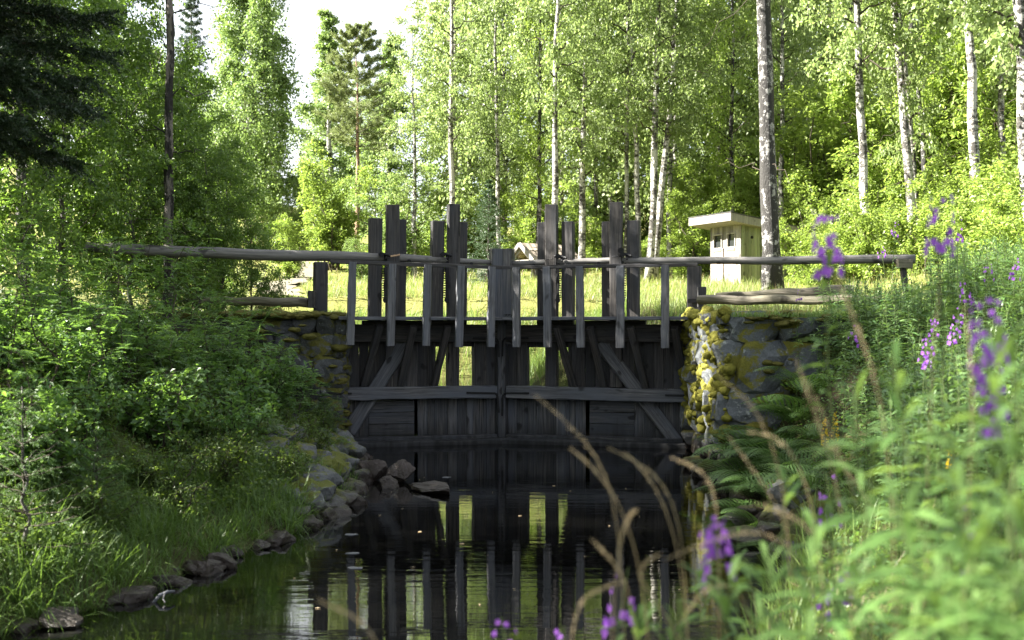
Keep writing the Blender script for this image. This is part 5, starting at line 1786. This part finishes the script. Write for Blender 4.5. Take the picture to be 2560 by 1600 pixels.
for k, (px, Y, s) in enumerate(((1905, 14.6, 1.15), (1870, 14.2, 1.0), (1960, 14.2, 1.2), (1930, 13.6, 1.1), (1990, 13.4, 1.1), (1880, 13.2, 1.0), (2040, 13.8, 1.1), (1950, 12.6, 1.1), (2020, 12.2, 1.0), (2080, 12.8, 1.1), (1900, 12.4, 1.0), (2110, 11.8, 1.0), (2010, 14.8, 1.2), (1850, 15.2, .9), (1890, 15.2, 1.5), (1935, 15.3, 1.6), (1980, 15.2, 1.6), (1915, 14.9, 1.5), (1960, 14.7, 1.6), (2030, 15.2, 1.5), (1880, 14.4, 1.4), (1900, 13.9, 1.4))):
    plant('fern', FERN[k % 3], 'green fern clump on the bank beside the right pier', 'fern', px, Y, 'ferns beside the right pier', s)
# goldenrod
for k, (px, py, Y, lab) in enumerate(((2062, 1045, 11.0, 'yellow goldenrod spike, left and shorter of the pair by the ferns'), (2088, 1032, 11.0, 'yellow goldenrod spike, right and taller of the pair by the ferns'), (2372, 1125, 7.0, 'small yellow flower head low on the right bank'))):
    x = X(px, Y)
    zt = HC + (800 - py) / F * Y
    g = gz(x, Y)
    t = thing('goldenrod', lab, 'flower', (x, Y, g), 'yellow flowers on the right bank')
    mb = MB()
    tube(mb, np.array([[x, Y, g + (zt - g) * s] for s in np.linspace(0, 1, 6)]), np.linspace(.004, .002, 6), 5)
    mb.build('stem', M['stem'], t)
    n = 90
    s = rng.uniform(0, 1, n)
    rad = .03 * (1.15 - s)
    a = rng.uniform(0, 2 * PI, n)
    c = np.column_stack([x + np.cos(a) * rad, Y + np.sin(a) * rad, zt - .26 * (1 - s)])
    mb = MB()
    rhombs(mb, c, rng.normal(0, 1, (n, 3)), rng.normal(0, 1, (n, 3)), .02, .014)
    mb.build('blossom', M['yellow'], t)
    mb = MB()
    n = 26
    a = rng.uniform(0, 2 * PI, n)
    strips(mb, np.column_stack([np.full(n, x), np.full(n, Y), g + (zt - g - .22) * rng.uniform(.1, 1, n)]), np.column_stack([np.cos(a), np.sin(a), np.full(n, .6)]), np.column_stack([-np.sin(a), np.cos(a), 0 * a]), .09, .018, .4, 4, True)
    mb.build('leaves', M['weed_leaf'], t)

# undergrowth and grass of the right bank
mb = MB()
x, y = scatter(90000, (0, 9), (4.5, 18.5), lambda x, y: (rbd(x, y) > .45) & (rbd(x, y) < 5.5) & (x / y * F + 1280 < 2650) & ~((y > 15.7) & (x < 5.0)))
n = len(x)
z = ground(x, y) + rng.uniform(0, 1, n) ** .8 * (.16 + .14 * np.sin(x * 2 + y * 1.7) ** 2)
rhombs(mb, np.column_stack([x, y, z]), rng.normal(0, 1, (n, 3)) * [1, 1, .4], nrmz(rng.normal(0, .5, (n, 3)) + [0, 0, 1]), rng.uniform(.02, .05, n), rng.uniform(.014, .03, n))
tag(mb.build('undergrowth', M['leaf_sapling']), 'low green herbs under the fireweed of the right bank', 'undergrowth', kind='stuff')
mb = MB()
cx, cy = scatter(330, (-.2, 6), (2.6, 11), lambda x, y: (rbd(x, y) > .15) & (rbd(x, y) < 4.5))
tufts(mb, cx, cy, 40, .10, .60, .010, .6, .6)
md = MB()
cx, cy = scatter(70, (0, 3.2), (2.2, 6), lambda x, y: (rbd(x, y) > .3) & (rbd(x, y) < 3.5))
tufts(md, cx, cy, 9, .12, .85, .006, .5, .7)
tag(md.build('grass', M['grass_dry']), 'thin dry blades mixed into the near right foreground', 'dry grass', kind='stuff')
tag(mb.build('grass', M['grass_near']), 'lush green grass in the near right foreground', 'grass', kind='stuff')

# tan grass stalks arching across the foreground
def stalk(pts, Y, w, label, seed):
    """pts: three picture points root side, middle and tip of the seed head"""
    r = np.random.default_rng(3000 + seed)
    Y = Y * .8
    q = [P(a, b, Y) for a, b in pts]
    root = np.array([q[0][0] + (q[0][0] - q[1][0]) * .25, Y + .05, 0])
    root[2] = gz(root[0], root[1])
    ctl = np.array([root, (root + q[0]) / 2 + (q[0] - q[1]) * .05, q[0], q[1], q[2]])
    s = np.linspace(0, 4, 41)
    pp = np.stack([np.interp(s, np.arange(5), ctl[:, c]) for c in range(3)], 1)
    for _ in range(45):
        pp[1:-1] = (pp[:-2] + pp[1:-1] * 2 + pp[2:]) / 4
    t = thing('grass_stalk', label, 'grass', root, 'tan grass stalks in the foreground')
    mb = MB()
    tube(mb, pp, np.linspace(.0016, .0007, 41), 5, cap=False)
    mb.build('stem', M['grass_dry'], t)
    hd = pp[22:]
    n = 150
    u = r.uniform(0, 1, n) ** .9 * (len(hd) - 1.001)
    i0 = u.astype(int)
    c = hd[i0] * (1 - (u - i0))[:, None] + hd[i0 + 1] * (u - i0)[:, None]
    d = nrmz(hd[i0 + 1] - hd[i0])
    prof = np.sin(PI * np.clip(u / len(hd) * .92 + .05, 0, 1)) * w
    c = c + nrmz(r.normal(0, 1, (n, 3))) * (prof * r.uniform(.1, 1, n))[:, None]
    mb = MB()
    rhombs(mb, c, d + r.normal(0, .35, (n, 3)), r.normal(0, 1, (n, 3)), .003 + .007 * prof / w, .0007 + .0009 * prof / w)
    mb.build('seed_head', M['seed'], t)
ST_ = [([(1560, 1290), (1500, 1120), (1335, 985)], 3.4), ([(1620, 1330), (1480, 1160), (1425, 1120)], 3.3), ([(1720, 1330), (1660, 1180), (1520, 1120)], 3.5),
       ([(1800, 1330), (1790, 1180), (1680, 1145)], 3.4), ([(1530, 1440), (1560, 1300), (1590, 1275)], 3.0), ([(1600, 1480), (1530, 1400), (1480, 1350)], 3.1),
       ([(1980, 1220), (1900, 1010), (1780, 930)], 3.3), ([(2060, 1260), (1960, 1080), (1870, 1080)], 3.2), ([(2000, 1330), (1900, 1200), (1820, 1090)], 3.5),
       ([(1760, 1600), (1550, 1430), (1650, 1385)], 2.9), ([(2060, 1400), (1900, 1290), (1660, 1400)], 3.0), ([(2240, 1100), (2160, 850), (2090, 690)], 2.8),
       ([(2130, 1300), (2040, 1040), (1990, 900)], 3.1), ([(2180, 1320), (2080, 1090), (2020, 950)], 3.4), ([(980, 1600), (900, 1545), (795, 1500)], 2.7),
       ([(1420, 1610), (1440, 1480), (1560, 1455)], 3.0), ([(2250, 1350), (2120, 1180), (2050, 1080)], 3.6), ([(2320, 1120), (2330, 900), (2350, 700)], 3.3),
       ([(1900, 1440), (1760, 1450), (1700, 1560)], 3.1), ([(2180, 1480), (2010, 1290), (1890, 1260)], 2.9), ([(1720, 1400), (1640, 1200), (1560, 1130)], 3.6), ([(2420, 1200), (2440, 980), (2410, 760)], 2.9)]
for k, (pts, Y) in enumerate(ST_):
    stalk(pts, Y, .0046, 'tan grass stalk with a feathery seed head arching over the right foreground', k)
# small blue flowers by the left waterline
for k, (px, py, Y) in enumerate(((555, 1312, 11.5), (738, 1305, 12.3), (408, 1404, 10.0))):
    x = X(px, Y)
    zt = HC + (800 - py) / F * Y
    g = gz(x, Y)
    t = thing('bluebell', ('tiny blue flower over the stones in the middle of the left waterline', 'tiny blue flower by the rock slope below the left pier', 'tiny blue flower over the long grass in the lower left')[k], 'flower', (x, Y, g), 'blue flowers on the left bank')
    mb = MB()
    tube(mb, np.array([[x, Y, g + (zt - g) * s] for s in np.linspace(0, 1, 4)]), .0015, 4)
    mb.build('stem', M['stem'], t)
    mb = MB()
    rhombs(mb, np.array([x, Y, zt]) + rng.normal(0, .012, (24, 3)), rng.normal(0, 1, (24, 3)), rng.normal(0, 1, (24, 3)), .02, .014)
    mb.build('blossom', M['blue'], t)


# ------------------------------------------------------------------ world, sun, camera
W = bpy.data.worlds.new('World')
S.world = W
W.use_nodes = True
nt = W.node_tree
nt.nodes.clear()
SUN_EL, SUN_AZ = math.radians(37), math.radians(0)      # azimuth: turned from due left towards the camera
sd = Vector((-math.cos(SUN_AZ) * math.cos(SUN_EL), -math.sin(SUN_AZ) * math.cos(SUN_EL), math.sin(SUN_EL)))
sky = N(nt, 'ShaderNodeTexSky', sky_type='NISHITA', sun_disc=False)
sky.sun_elevation = SUN_EL
sky.sun_rotation = math.atan2(sd.x, sd.y)
sky.air_density, sky.dust_density = 1.0, 1.5
tc = N(nt, 'ShaderNodeTexCoord')
cn = noise(nt, mapped(nt, tc.outputs['Generated'], (1.6, 1.6, 4)), 1.3, 6, .55)
cf = ramp(nt, cn, [(.30, (.35, .35, .35)), (.62, (.95, .95, .95))]).outputs[0]
skc = mixc(nt, cf, sky.outputs[0], (3.6, 3.68, 3.8))
bg = N(nt, 'ShaderNodeBackground')
bg.inputs['Strength'].default_value = .053
nt.links.new(skc, bg.inputs['Color'])
wo = N(nt, 'ShaderNodeOutputWorld')
nt.links.new(bg.outputs[0], wo.inputs[0])
sl = bpy.data.lights.new('sun', 'SUN')
sl.energy = 5.0
sl.angle = math.radians(.5)
sl.color = (1, .95, .86)
so = bpy.data.objects.new('sun', sl)
COL.objects.link(so)
so.rotation_euler = sd.to_track_quat('Z', 'Y').to_euler()

cam = bpy.data.cameras.new('camera')
cam.sensor_width = 36
cam.lens = F / 2560 * 36
cam.clip_start, cam.clip_end = .05, 1000
cam.dof.use_dof = True
cam.dof.focus_distance = 20.0
cam.dof.aperture_fstop = 2.3
co = bpy.data.objects.new('camera', cam)
COL.objects.link(co)
co.location = (0, 0, HC)
co.rotation_euler = (PI / 2, 0, 0)
S.camera = co
S.view_settings.view_transform = 'Standard'
S.view_settings.look = 'None'
S.view_settings.exposure = 3.15
S.view_settings.gamma = 1
S.view_settings.use_curve_mapping = False
S.cycles.max_bounces = 9
S.cycles.diffuse_bounces = 6
S.cycles.glossy_bounces = 3
S.cycles.transmission_bounces = 4
S.cycles.caustics_reflective = False
S.cycles.caustics_refractive = False
S.cycles.use_denoising = True
